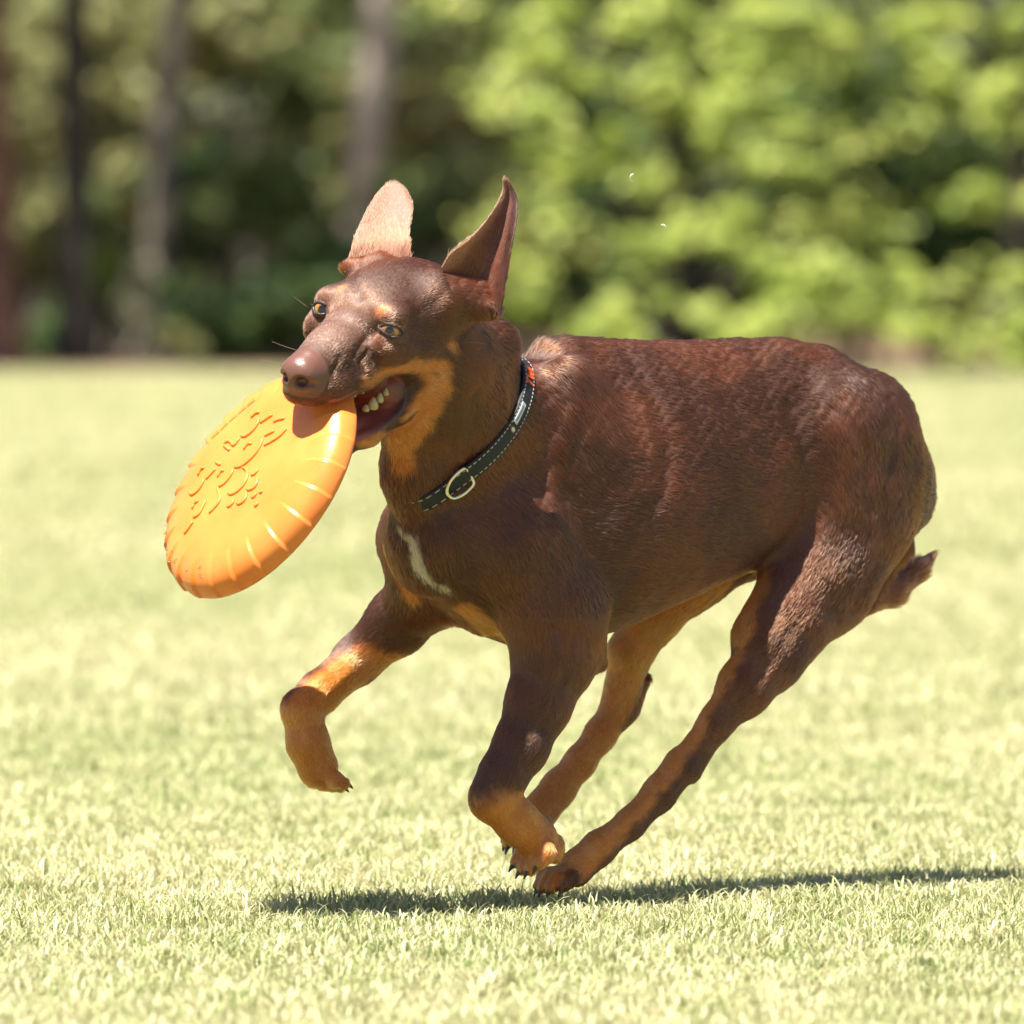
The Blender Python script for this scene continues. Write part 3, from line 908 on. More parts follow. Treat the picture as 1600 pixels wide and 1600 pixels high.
def coat(V, N):
    """linear coat colour per point, hair length in px, and how wet/bare the skin is"""
    n1 = snoise(V, 60, 11); n2 = snoise(V, 16, 12); n3 = snoise(V, 240, 13, 2)
    rag = n2 * 4 + n1 * 4
    C = BROWN + (RED - BROWN) * sstep(n3 + n1 * .5, -.4, .6)[:, None]
    C = C + (DARK - C) * (.22 * sstep(n1 * .6 + n2 * .3, .1, .9))[:, None]
    # body underside and limbs run darker brown
    tan = np.zeros(len(V))

    def m(d, soft=9): return sstep(-(d + rag), -soft, soft)
    HFv = (V - HE) @ HF; HLv = (V - HE) @ HL; HUv = (V - HE) @ HU
    inhead = (HFv > -190) & (HFv < 175) & (np.abs(HLv) < 120) & (HUv > -235) & (HUv < 95)
    L = lambda *a: tanlist.append(a)
    tanlist = []
    # near forefoot and back of forearm
    L(B(776, 1262, 78), B(845, 1330, 78), 44, 52); L(B(930, 1075, 60), B(840, 1205, 60), 16, 14)
    # far foreleg, from the elbow down, its top edge stays brown
    L(B(640, 985, -162), B(545, 1052, -182), 34, 30); L(B(560, 1045, -178), B(490, 1100, -182), 34, 44); L(B(478, 1120, -188), B(520, 1230, -186), 50, 50)
    # hind legs
    L(B(1205, 900, 60), B(1158, 985, 80), 14, 24); L(B(1146, 1010, 90), B(1085, 1110, 72), 20, 26)
    L(B(1085, 1120, 72), B(1020, 1215, 70), 27, 27); L(B(1005, 1235, 66), B(890, 1340, 54), 28, 40); L(B(890, 1350, 54), B(830, 1385, 50), 34, 34)
    L(B(1100, 880, -60), B(985, 1000, -100), 70, 56); L(B(985, 1000, -126), B(940, 1120, -136), 48, 38); L(B(930, 1140, -142), B(800, 1310, -138), 44, 60)
    # belly
    L(B(960, 985, 0), B(1080, 940, 0), 26, 34); L(B(1080, 935, 0), B(1215, 880, 0), 34, 40)
    # breast patches
    L(B(728, 955, 24), B(776, 1010, 30), 20, 28); L(B(618, 850, -60), B(640, 930, -60), 18, 16)
    for a in tanlist:
        tan = np.maximum(tan, m(capd(V, *a)))
    # back of the hock and shank stay dark
    dk = np.maximum(m(capd(V, B(1088, 1208, 66), B(1110, 1160, 70), 14)), m(capd(V, B(1050, 1262, 60), B(950, 1352, 50), 14)))
    dk = np.maximum(dk, m(capd(V, B(1000, 1105, -143), B(1016, 1030, -140), 20)))
    dk = np.maximum(dk, m(capd(V, B(448, 1085, -205), B(560, 985, -205), 14, 22)))
    tan = tan * (1 - .9 * dk)
    # face: lips, cheeks, jaw and throat
    for pl in FACETAN:
        for (a, ra), (b, rb) in zip(pl[:-1], pl[1:]):
            tan = np.maximum(tan, sstep(-(capd(V, a, b, ra, rb) + rag * .8), -7, 8))
    spot = np.maximum(np.exp(-(np.linalg.norm(V - SPOT1, axis=1) / 11) ** 4), np.exp(-(np.linalg.norm(V - SPOT2, axis=1) / 9.5) ** 4))
    tanc = TAN + (TANP - TAN) * sstep(n1 + n2 * .5, -.1, 1)[:, None] * .6
    C = C + (tanc - C) * tan[:, None]
    C = C + (TAN * .95 - C) * spot[:, None]
    tl = sstep(-capd(V, B(1372, 938, -64), B(1465, 868, -64), 30), -8, 8)
    C = C + (np.array([.20, .066, .036]) - C) * (tl * .85)[:, None]
    # lighter sheen along the top of the muzzle, mixed into the coat colour
    topm = inhead * sstep(HUv, -40, 0) * sstep(HFv, -40, 30) * .55
    C = C + (np.array([.17, .075, .048]) - C) * topm[:, None]
    w = np.zeros(len(V))
    for (a, ra), (b, rb) in zip(BLAZE[:-1], BLAZE[1:]):
        w = np.maximum(w, sstep(-(capd(V, a, b, ra, rb) + rag * .7), -5, 5))
    C = C + (WHITE - C) * w[:, None] * .95
    # bare parts
    bare = np.zeros(len(V))
    nose = sstep(HFv - np.interp(HUv, [-90, -76, -54, -24], [146, 128, 112, 114]), -2, 3) * inhead * (HUv > -84)
    C = C + (NOSE - C) * nose[:, None]; bare = np.maximum(bare, nose)
    mu = np.interp(HFv, MF, MU); ml = np.interp(HFv, MF, ML)
    inm = (HUv < mu - 1.5) & (HUv > ml + 1.5) & inhead & (HFv > -50)
    lipd = np.minimum(np.abs(HUv - mu), np.abs(HUv - ml))
    lip = ((lipd < 6) & (HFv > -47) & inhead) * 1.0
    lip = np.maximum(lip, sstep(8 - np.linalg.norm(V - H(-48, 90, -97), axis=1), -3, 3) * inhead)
    inside = inm & (np.abs(HLv) < 95)
    deep = inm & (np.abs(HLv) < 46)
    C = C + (LIP - C) * lip[:, None]
    C[inside] = LIP * 1.3
    gz = (HUv < mu + 12) & (HUv > ml - 10) & (HUv < -72) & (HUv > -176) & inhead & (HFv > -140) & (HFv < 118) & (np.abs(HLv) < 64)
    gw = (sstep(64 - np.abs(HLv), 0, 18) * gz)[:, None]
    C = C + (GUM - C) * gw
    bare = np.maximum(bare, gw[:, 0])
    for q_ in (1, -1):
        nd_ = np.exp(-(np.linalg.norm((V - H(158, 17 * q_, -58)) , axis=1) / 11) ** 4)
        C = C * (1 - .8 * nd_[:, None])  # shade of the nostril hollows put into the colour
    bare = np.maximum(bare, np.maximum(lip, inside))
    pads = np.zeros(len(V))
    for a in ((PC(*B(851, 1290, 78)), 20), (B(864, 1328, 66), 27), (B(533, 1222, -194), 11), (B(514, 1182, -180), 7), (B(875, 1398, 50), 20), (B(812, 1328, -137), 16)):
        pads = np.maximum(pads, sstep(a[1] - np.linalg.norm(V - a[0], axis=1), -3, 3))
    C = C + (PAD - C) * (pads * .9)[:, None]
    bare = np.maximum(bare, pads)
    # hair length
    ln = np.full(len(V), 14.0)
    ln += 5 * sstep(-capd(V, PC(740, 640, -170), PC(830, 600, -90), 130), -20, 20)
    ln = np.where(inhead, 7.5 + 4.5 * sstep(-HFv, 60, 150), ln)
    low = sstep(V[:, 1], 960, 1180)
    ln = ln * (1 - .45 * low)
    ln = np.where(capd(V, B(1430, 760, -40), B(1370, 925, -64), 32) < 0, 24, ln)
    ln = np.where(capd(V, B(1345, 950, -64), B(1450, 876, -64), 36) < 0, 20, ln)
    return C, ln, bare


if normals_of(DV, DQ)[DV[:, 1].argmin(), 1] > 0: DQ = DQ[:, ::-1]
BVH = BVHTree.FromPolygons([tuple(v) for v in DV.tolist()], [tuple(q) for q in DQ.tolist()])


def SP(x, y, z0=-250):
    """the point of the skin seen at (x, y) in the photograph"""
    z = z0
    for _ in range(3):
        p = PC(x, y, z)
        hit = BVH.ray_cast(Vector((p[0], p[1], -700)), Vector((0, 0, 1)))
        if hit[0] is None: return p
        z = hit[0].z
    return PC(x, y, z)


SPOT1 = SP(596, 486); SPOT2 = SP(533, 451)
BLAZE = [(SP(624, 830), 3), (SP(645, 846), 7), (SP(652, 885), 8), (SP(668, 905), 7), (SP(700, 922), 5)]
FACETAN = [[(SP(572, 600), 7), (SP(604, 580), 9), (SP(645, 572), 10), (SP(688, 576), 14)],
           [(SP(690, 576), 14), (SP(692, 604), 14), (SP(664, 640), 15), (SP(622, 672), 13), (SP(568, 692), 13)],
           [(SP(588, 694), 22), (SP(622, 700), 26), (SP(628, 722), 20)],
           [(SP(666, 576), 10), (SP(678, 600), 13), (SP(662, 626), 12), (SP(632, 654), 8)],
           [(SP(640, 690), 16), (SP(675, 640), 14)],
           [(SP(703, 538), 7), (SP(707, 541), 7)]]
mir = lambda p: H((p - HE) @ HF, -((p - HE) @ HL), (p - HE) @ HU)
FACETAN += [[(mir(p), r_) for p, r_ in pl] for pl in FACETAN[:2] + FACETAN[4:]]


# ------------------------------------------------------------------ ears and lids
def loft(rows, closed_front=None, th=6):
    """rows: list of polylines (same count). Gives a closed thin shell."""
    R = np.array(rows, float)
    nr, nc, _ = R.shape
    du = np.gradient(R, axis=1); dv = np.gradient(R, axis=0)
    n = np.cross(du, dv); n /= np.linalg.norm(n, axis=2)[..., None] + 1e-9
    e = np.minimum(np.linspace(0, 1, nc), np.linspace(1, 0, nc)) * 2
    tt = th * (0.25 + .75 * np.clip(e * 3, 0, 1))[None, :, None] * np.clip(np.linspace(1, 0, nr) * 6 + .2, 0, 1)[:, None, None]
    A = R + n * tt / 2; Bk = R - n * tt / 2
    V = np.concatenate([A.reshape(-1, 3), Bk.reshape(-1, 3)])
    q = []
    o = nr * nc
    for i in range(nr - 1):
        for j in range(nc - 1):
            a, b, c, d = i * nc + j, i * nc + j + 1, (i + 1) * nc + j + 1, (i + 1) * nc + j
            q.append((a, b, c, d)); q.append((o + d, o + c, o + b, o + a))
        for j, fl in ((0, 1), (nc - 1, 0)):
            a, d = i * nc + j, (i + 1) * nc + j
            q.append((a, d, o + d, o + a) if fl else (d, a, o + a, o + d))
    for j in range(nc - 1):
        a, b = (nr - 1) * nc + j, (nr - 1) * nc + j + 1
        q.append((a, b, o + b, o + a))
    return V, np.array(q)


def resample(keys, n):
    """keys: (t, array) list -> n arrays, smooth"""
    t = np.array([k[0] for k in keys]); A = np.array([k[1] for k in keys], float)
    tt = np.linspace(t[0], t[-1], n)
    out = np.zeros((n,) + A.shape[1:])
    # Catmull-Rom
    m = np.gradient(A, t, axis=0)
    for i, x in enumerate(tt):
        k = min(np.searchsorted(t, x, side='right') - 1, len(t) - 2)
        h = t[k + 1] - t[k]; u = (x - t[k]) / h
        out[i] = (2 * u**3 - 3 * u**2 + 1) * A[k] + (u**3 - 2 * u**2 + u) * h * m[k] + (-2 * u**3 + 3 * u**2) * A[k + 1] + (u**3 - u**2) * h * m[k + 1]
    return out


# each key row: front edge, inner fold, middle (deep), rear fold, rear edge as (x, y, z)
near_ear = resample([
    (0.0, [(690, 418, -372), (708, 440, -344), (738, 468, -334), (768, 480, -358), (782, 492, -380)]),
    (.12, [(702, 398, -376), (722, 415, -348), (748, 440, -334), (776, 452, -356), (786, 462, -380)]),
    (.3, [(728, 378, -372), (742, 388, -348), (762, 408, -334), (783, 420, -350), (793, 420, -374)]),
    (.5, [(752, 354, -360), (762, 360, -340), (776, 374, -328), (792, 380, -340), (801, 378, -360)]),
    (.72, [(774, 322, -344), (780, 326, -332), (788, 334, -322), (800, 338, -328), (808, 334, -338)]),
    (.88, [(785, 297, -330), (789, 299, -324), (795, 304, -318), (802, 308, -320), (807, 306, -324)]),
    (1.0, [(786, 279, -332), (788, 279, -328), (791, 280, -324), (794, 283, -322), (797, 286, -321)])], 34)
far_ear = resample([
    (0.0, [(538, 426, -308), (560, 420, -294), (592, 418, -288), (624, 415, -294), (642, 412, -308)]),
    (.15, [(547, 400, -290), (567, 396, -279), (596, 394, -274), (624, 392, -280), (640, 390, -292)]),
    (.38, [(557, 364, -264), (575, 362, -256), (600, 360, -252), (625, 359, -256), (640, 358, -264)]),
    (.62, [(574, 326, -234), (588, 324, -228), (608, 322, -225), (630, 321, -228), (645, 323, -234)]),
    (.82, [(590, 301, -212), (600, 299, -208), (614, 297, -206), (628, 297, -208), (638, 303, -212)]),
    (.94, [(602, 289, -202), (607, 287, -199), (615, 286, -198), (622, 287, -199), (628, 291, -201)]),
    (1.0, [(610, 285, -199), (612, 284, -198), (615, 284, -197), (618, 284, -198), (620, 286, -199)])], 34)


def widen(R, n=22):
    k = np.linspace(0, 1, 5)
    return np.array([resample(list(zip(k, row)), n) for row in R])


def fix(R):
    out = R.copy()
    for i in np.ndindex(R.shape[:2]): out[i] = PC(*R[i])
    return out


EARS = []
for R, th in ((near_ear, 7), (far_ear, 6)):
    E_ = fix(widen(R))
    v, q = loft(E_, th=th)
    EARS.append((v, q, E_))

EYES = []          # centre, gaze, opening axes


def lid_mesh(c, gaze, ax, up, r, a, b_up, b_lo):
    """a ring of skin around the almond opening, lying on the ball"""
    gaze = gaze / np.linalg.norm(gaze)
    ax = ax - gaze * ax.dot(gaze); ax /= np.linalg.norm(ax)
    up2 = np.cross(ax, gaze); up2 *= np.sign(up2.dot(up))
    n = 40
    rows = []
    prof = [(1.0, .5), (1.06, 1.9), (1.2, 2.6), (1.55, 1.6), (2.05, -1.5), (2.7, -6.0)]
    for kk, lift in prof:
        row = []
        for i in range(n):
            t = 2 * math.pi * i / n
            x = a * math.cos(t); y = math.sin(t)
            y = (b_up if y > 0 else b_lo) * np.sign(y) * abs(y) ** 1.3
            e = 1 + (kk - 1) * 1.0
            x2 = x * e ** .8; y2 = y * (1 + (kk - 1) * 1.7)
            rho = math.hypot(x2, y2); ang = min(rho / r, 1.45)
            d = gaze * math.cos(ang) + (ax * x2 + up2 * y2) / max(rho, 1e-6) * math.sin(ang)
            row.append(c + d * (r + lift))
        rows.append(row)
    V = np.array(rows).reshape(-1, 3)
    q = []
    for i in range(len(prof) - 1):
        for j in range(n):
            j2 = (j + 1) % n
            q.append((i * n + j, i * n + j2, (i + 1) * n + j2, (i + 1) * n + j))
    return V, np.array(q)


ER = 20.0
for s, (ix, iy) in ((1, (612, 516)), (-1, (503, 482))):
    p_ = SP(ix, iy)
    Ns = (SP(ix + 9, iy + 9) - p_); Nt = (SP(ix - 9, iy + 9) - p_)
    Ns = np.cross(Ns, Nt); Ns /= np.linalg.norm(Ns); Ns *= -np.sign(Ns[2])
    c = p_ - (Ns * .5 + np.array([0, 0, -.5])) * ER * (.70 if s > 0 else .86)
    gz = np.array([-.06, -.02, -1.0]) + HF * .22 + HL * .14 * s
    gz /= np.linalg.norm(gz); lg = gz * .55 + Ns * .55
    EYES.append((c, gz, s, lg / np.linalg.norm(lg)))
# ------------------------------------------------------------------ assemble the body mesh
allV = [DV]; allQ = [DQ]; off = len(DV)
LIDS = []
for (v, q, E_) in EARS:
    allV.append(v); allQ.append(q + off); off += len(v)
lid0 = off
for (c, gz, s, lg) in EYES:
    v, q = lid_mesh(c, lg, HL, HU, ER, 17.5 if s > 0 else 15, 6.2 if s > 0 else 6.8, 6.2 if s > 0 else 7)
    # orient outwards
    m = v[q].mean(1); nn = np.cross(v[q[:, 2]] - v[q[:, 0]], v[q[:, 3]] - v[q[:, 1]])
    if (nn * (m - c)).sum() < 0: q = q[:, ::-1]
    allV.append(v); allQ.append(q + off); off += len(v)
BV = np.concatenate(allV); BQ = np.concatenate(allQ)
# make the skin's faces point outwards
n0 = normals_of(DV, DQ)
BN = normals_of(BV, BQ)
tst = DV[:, 1].argmin()
if n0[tst, 1] > 0: BQ = BQ[:, ::-1].copy(); BN = -BN
# small muscle and skin unevenness
nd = len(DV)
amp = (snoise(DV, 110, 31, 1) * 1.1 + snoise(DV, 26, 32, 1) * .25) * (1 - .8 * sstep(DV[:, 1], 900, 1040))
hmask = (((DV - HE) @ HF) > -130) & (((DV - HE) @ HU) > -230) & (DV[:, 0] < 740) & (DV[:, 1] < 720)
amp = np.where(hmask, amp * .35, amp)

# muscle lines and folds: (points seen at, depth, width)
FOLDS = [([(985, 560), (1030, 640), (1044, 720), (1020, 820), (965, 930)], -2.6, 17), ([(1238, 640), (1258, 715), (1264, 800), (1232, 868)], -5, 20),
         ([(1405, 660), (1380, 770), (1384, 850), (1335, 950)], -3.4, 14), ([(852, 770), (838, 870), (868, 985)], -4, 14),
         ([(905, 560), (888, 660), (862, 760)], 3.5, 16), ([(1060, 600), (1066, 700), (1040, 800)], 1.6, 20), ([(1290, 600), (1330, 690), (1318, 790)], 4, 26),
         ([(1300, 640), (1352, 700), (1360, 790)], -3, 12), ([(900, 980), (880, 1060), (846, 1140)], -2, 9), ([(930, 1040), (890, 1110), (840, 1190)], 1.2, 9),
         ([(1255, 960), (1190, 1050), (1130, 1120)], -1.5, 9), ([(700, 800), (720, 880), (770, 960)], -4, 12), ([(640, 790), (655, 840), (690, 900)], -2.5, 8),
         ([(592, 512), (570, 532), (552, 556)], -3, 7), ([(575, 548), (560, 566), (566, 584)], -2.6, 5), ([(600, 535), (620, 538), (640, 530)], -1.6, 4),
         ([(530, 560), (520, 580), (512, 600)], -1.2, 5), ([(560, 470), (556, 440), (566, 410)], -2.2, 9), ([(640, 545), (680, 548), (706, 560)], 2, 9),
         ([(640, 500), (676, 478), (700, 450)], -2, 10), ([(600, 1000), (545, 1050), (500, 1090)], 1.6, 6), ([(600, 1020), (552, 1062)], -1.6, 6),
         ([(970, 1010), (960, 1080), (930, 1140), (880, 1200)], 1.5, 7), ([(1060, 1200), (1000, 1262), (940, 1310)], 1.5, 7), ([(740, 620), (745, 690), (725, 740)], -3, 14),
         ([(782, 560), (790, 640), (770, 700)], 2.5, 14)]
for pts_, dep, wid in FOLDS:
    P3 = [SP(x, y) for x, y in pts_]
    dmin = np.full(nd, 1e3)
    for a_, b_ in zip(P3[:-1], P3[1:]):
        dmin = np.minimum(dmin, capd(BV[:nd], a_, b_, 0.0))
    amp += dep * np.exp(-(dmin / wid) ** 2)
BV[:nd] += BN[:nd] * amp[:, None]
BN[:] = normals_of(BV, BQ)
BC, BL, BB = coat(BV, BN)
# ears: near one's sunlit rim and shaded rear painted in, far one's base browner
o = nd
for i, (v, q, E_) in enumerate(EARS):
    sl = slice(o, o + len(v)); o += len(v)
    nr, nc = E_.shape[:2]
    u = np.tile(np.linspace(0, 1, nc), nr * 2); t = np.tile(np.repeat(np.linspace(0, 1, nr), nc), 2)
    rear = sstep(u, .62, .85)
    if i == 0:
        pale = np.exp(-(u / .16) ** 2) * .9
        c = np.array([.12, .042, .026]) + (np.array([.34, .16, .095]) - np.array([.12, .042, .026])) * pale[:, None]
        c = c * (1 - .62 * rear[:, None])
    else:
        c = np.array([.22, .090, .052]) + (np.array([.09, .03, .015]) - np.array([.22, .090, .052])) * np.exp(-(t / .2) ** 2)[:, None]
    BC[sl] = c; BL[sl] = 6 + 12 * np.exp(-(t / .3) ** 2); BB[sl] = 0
LIDC = np.array([.075, .035, .028])
BC[lid0:] = LIDC; BB[lid0:] = .6
for i in range(2):
    base = lid0 + i * 240
    for k in range(6):
        f = k / 5
        BC[base + k * 40: base + (k + 1) * 40] = np.array([.03, .016, .013]) if k < 3 else np.array([.08, .038, .024])
        BB[base + k * 40: base + (k + 1) * 40] = .8 if k < 2 else .0


def attr_mat(name, rough, spec=.5, bump=.25, scale=900, coatw=0.0):
    m, nt, b = new_mat(name)
    at = nt.nodes.new('ShaderNodeAttribute'); at.attribute_name = 'coat'
    ab = nt.nodes.new('ShaderNodeAttribute'); ab.attribute_name = 'bare'
    nt.links.new(at.outputs['Color'], b.inputs['Base Color'])
    mr = nt.nodes.new('ShaderNodeMapRange'); nt.links.new(ab.outputs['Fac'], mr.inputs[0])
    mr.inputs[3].default_value = rough; mr.inputs[4].default_value = .33
    nt.links.new(mr.outputs[0], b.inputs['Roughness'])
    b.inputs['Specular IOR Level'].default_value = spec
    tc = nt.nodes.new('ShaderNodeTexCoord')
    n = nt.nodes.new('ShaderNodeTexVoronoi'); n.inputs['Scale'].default_value = scale
    nt.links.new(tc.outputs['Object'], n.inputs['Vector'])
    bp = nt.nodes.new('ShaderNodeBump'); bp.inputs['Strength'].default_value = bump; bp.inputs['Distance'].default_value = .0006
    nt.links.new(n.outputs['Distance'], bp.inputs['Height'])
    mb = nt.nodes.new('ShaderNodeMath'); mb.operation = 'MULTIPLY'; mb.inputs[1].default_value = bump; nt.links.new(ab.outputs['Fac'], mb.inputs[0]); nt.links.new(mb.outputs[0], bp.inputs['Strength'])
    nt.links.new(bp.outputs[0], b.inputs['Normal'])
    return m


def set_attr(me, name, typ, dom, data):
    a = me.attributes.new(name, typ, dom)
    a.data.foreach_set('color' if 'COLOR' in typ else 'value', np.ascontiguousarray(data, np.float32).ravel())


skin_mat = attr_mat('dog_skin', .62)
dog = mesh_obj('dog', W(BV), BQ, skin_mat)
set_attr(dog.data, 'coat', 'FLOAT_COLOR', 'POINT', np.concatenate([BC, np.ones((len(BC), 1))], 1))
set_attr(dog.data, 'bare', 'FLOAT', 'POINT', BB)
tag(dog, 'lean chocolate brown and tan dog running over the lawn with an orange disc', 'dog')

# ------------------------------------------------------------------ eyes
def uvball(c, axis, r, upv, n=40, m=28):
    """ball of rings around the gaze axis; first rings are pupil and iris"""
    axis = axis / np.linalg.norm(axis)
    a = np.cross(axis, upv); a /= np.linalg.norm(a); b2 = np.cross(a, axis)
    V = [c + axis * r]
    for i in range(1, m):
        t = math.pi * i / m
        for j in range(n):
            p = 2 * math.pi * j / n
            V.append(c + r * (axis * math.cos(t) + (a * math.cos(p) + b2 * math.sin(p)) * math.sin(t)))
    V.append(c - axis * r)
    F = [(0, 1 + (j + 1) % n, 1 + j) for j in range(n)]
    for i in range(m - 2):
        for j in range(n):
            a0 = 1 + i * n; F.append((a0 + j, a0 + (j + 1) % n, a0 + n + (j + 1) % n, a0 + n + j))
    last = len(V) - 1; a0 = 1 + (m - 2) * n
    F += [(a0 + j, a0 + (j + 1) % n, last) for j in range(n)]
    return np.array(V), F


def eye_mat():
    m, nt, b = new_mat('eye_ball')
    at = nt.nodes.new('ShaderNodeAttribute'); at.attribute_name = 'ang'
    n = nt.nodes.new('ShaderNodeTexNoise'); n.inputs['Scale'].default_value = 700
    ma = nt.nodes.new('ShaderNodeMath'); ma.operation = 'MULTIPLY_ADD'; ma.inputs[1].default_value = .02
    nt.links.new(n.outputs['Fac'], ma.inputs[0]); nt.links.new(at.outputs['Fac'], ma.inputs[2])
    r = nt.nodes.new('ShaderNodeValToRGB'); cr = r.color_ramp
    cr.elements[0].position = 0; cr.elements[0].color = (.004, .005, .008, 1)
    cr.elements[1].position = 1; cr.elements[1].color = (.42, .30, .26, 1)
    for p, c in ((.118, (.004, .005, .008)), (.135, (.16, .07, .01)), (.20, (.50, .22, .03)), (.262, (.36, .15, .02)), (.285, (.03, .015, .006)), (.315, (.03, .015, .006)), (.34, (.40, .30, .26))):
        e = cr.elements.new(p); e.color = (*c, 1)
    nt.links.new(ma.outputs[0], r.inputs[0]); nt.links.new(r.outputs[0], b.inputs['Base Color'])
    b.inputs['Roughness'].default_value = .12; b.inputs['Coat Weight'].default_value = 1; b.inputs['Coat Roughness'].default_value = .03
    return m


em = eye_mat()
for c, gz, s, lg in EYES:
    v, f = uvball(c, gz, ER, HU)
    o_ = mesh_obj('eye', W(v), f, em, dog)
    ang = np.arccos(np.clip((v - c) @ gz / ER, -1, 1)) / math.pi * 1.05
    set_attr(o_.data, 'ang', 'FLOAT', 'POINT', ang)


# ------------------------------------------------------------------ tubes
def tube(pts, r, n=8, closed=False, cap=True):
    P = np.array(pts, float); m = len(P)
    r = np.broadcast_to(np.asarray(r, float), (m,))
    if closed: T = np.roll(P, -1, 0) - np.roll(P, 1, 0)
    else: T = np.gradient(P, axis=0)
    T /= np.linalg.norm(T, axis=1)[:, None] + 1e-9
    ref = np.array([0.3, .2, 1.0]); ref /= np.linalg.norm(ref)
    V = []
    a = np.cross(T[0], ref); a /= np.linalg.norm(a)
    for i in range(m):
        a = a - T[i] * a.dot(T[i]); a /= np.linalg.norm(a)
        b = np.cross(T[i], a)
        for j in range(n):
            t = 2 * math.pi * j / n
            V.append(P[i] + r[i] * (a * math.cos(t) + b * math.sin(t)))
    F = []
    for i in range(m if closed else m - 1):
        i2 = (i + 1) % m
        for j in range(n):
            j2 = (j + 1) % n
            F.append((i * n + j, i * n + j2, i2 * n + j2, i2 * n + j))
    if not closed and cap:
        F.append(tuple(range(n))[::-1]); F.append(tuple(range((m - 1) * n, m * n)))
    return V, F


def join(parts):
    V = []; F = []
    for v, f in parts:
        o = len(V); V += [tuple(x) for x in v]; F += [tuple(o + i for i in q) for q in f]
    return np.array(V), F


def spline(pts, n):
    P = np.array(pts, float)
    d = np.r_[0, np.cumsum(np.linalg.norm(np.diff(P, axis=0), axis=1))]
    return resample(list(zip(d, P)), n)


# claws
claw_mat = simple_mat('claw', (.045, .035, .032), .35, noise=.3, nscale=300)
claw_offsets = []
for e, d, r in TOES:
    d = d / np.linalg.norm(d)
    p = [e + d * r * .35, e + d * r * .75, e + d * r * 1.05 + np.array([0, 1, 0]) * r * .08, e + d * r * 1.3 + np.array([0, 1, 0]) * r * .25]
    v, f = tube(spline(p, 7), np.linspace(r * .36, r * .08, 7), 7)
    mesh_obj('claw', W(v), f, claw_mat, dog)

# teeth: lower cheek teeth and upper fangs seen in the open mouth
tooth_mat = simple_mat('tooth', (.50, .41, .22), .25, noise=.12, nscale=200, coat=.5)


def tooth(base, tip, r, lat=1.0):
    base = np.asarray(base, float); tip = np.asarray(tip, float)
    p = [base + (tip - base) * t for t in (0, .3, .6, .85, 1)]
    v, f = tube(p, [r, r * 1.08, r * .8, r * .45, r * .12], 8)
    return v, f


for x, y, r, h, L_ in ((571, 634, 5.5, 10, 38), (582, 627, 8, 17, 42), (592, 618, 6, 14, 44), (601, 609, 5, 11, 46)):
    b0 = HI(x, y + h * .45, L_); t0 = HI(x + 1, y - h * .6, L_)
    v, f = tooth(b0, t0, r)
    mesh_obj('tooth', W(v), f, tooth_mat, dog)
for s in (1, -1):
    for F_ in (95, 20, 40, 60):
        b0 = H(F_, (24 if F_ > 90 else 32) * s, -94); t0 = H(F_ + 2, (25 if F_ > 90 else 33) * s, -116 if F_ > 90 else -106)
        v, f = tooth(b0, t0, 5 if F_ > 90 else 6)
        mesh_obj('tooth', W(v), f, tooth_mat, dog)
# whiskers
whisk_mat = simple_mat('whisker', (.35, .25, .18), .4)
wh = []
for (x, y, L_, dx, dy) in ((452, 570, -20, -38, -8), (455, 575, -22, -30, 6), (470, 548, -30, -40, -14), (483, 480, -70, -22, -16), (520, 615, 30, -4, 26), (530, 612, 36, 2, 24), (512, 618, 24, -12, 26), (715, 532, 86, 40, 4), (640, 690, 20, 6, 20), (545, 606, 40, 10, 18)):
    a = HI(x, y, L_)
    wh.append(tube(spline([a, a + np.array([dx * .5, dy * .4 - 1, -8]), a + np.array([dx, dy, -12])], 7), np.linspace(.45, .12, 7), 4))
v, f = join(wh)
tag(mesh_obj('whiskers', W(v), f, whisk_mat, dog), kind='stuff')

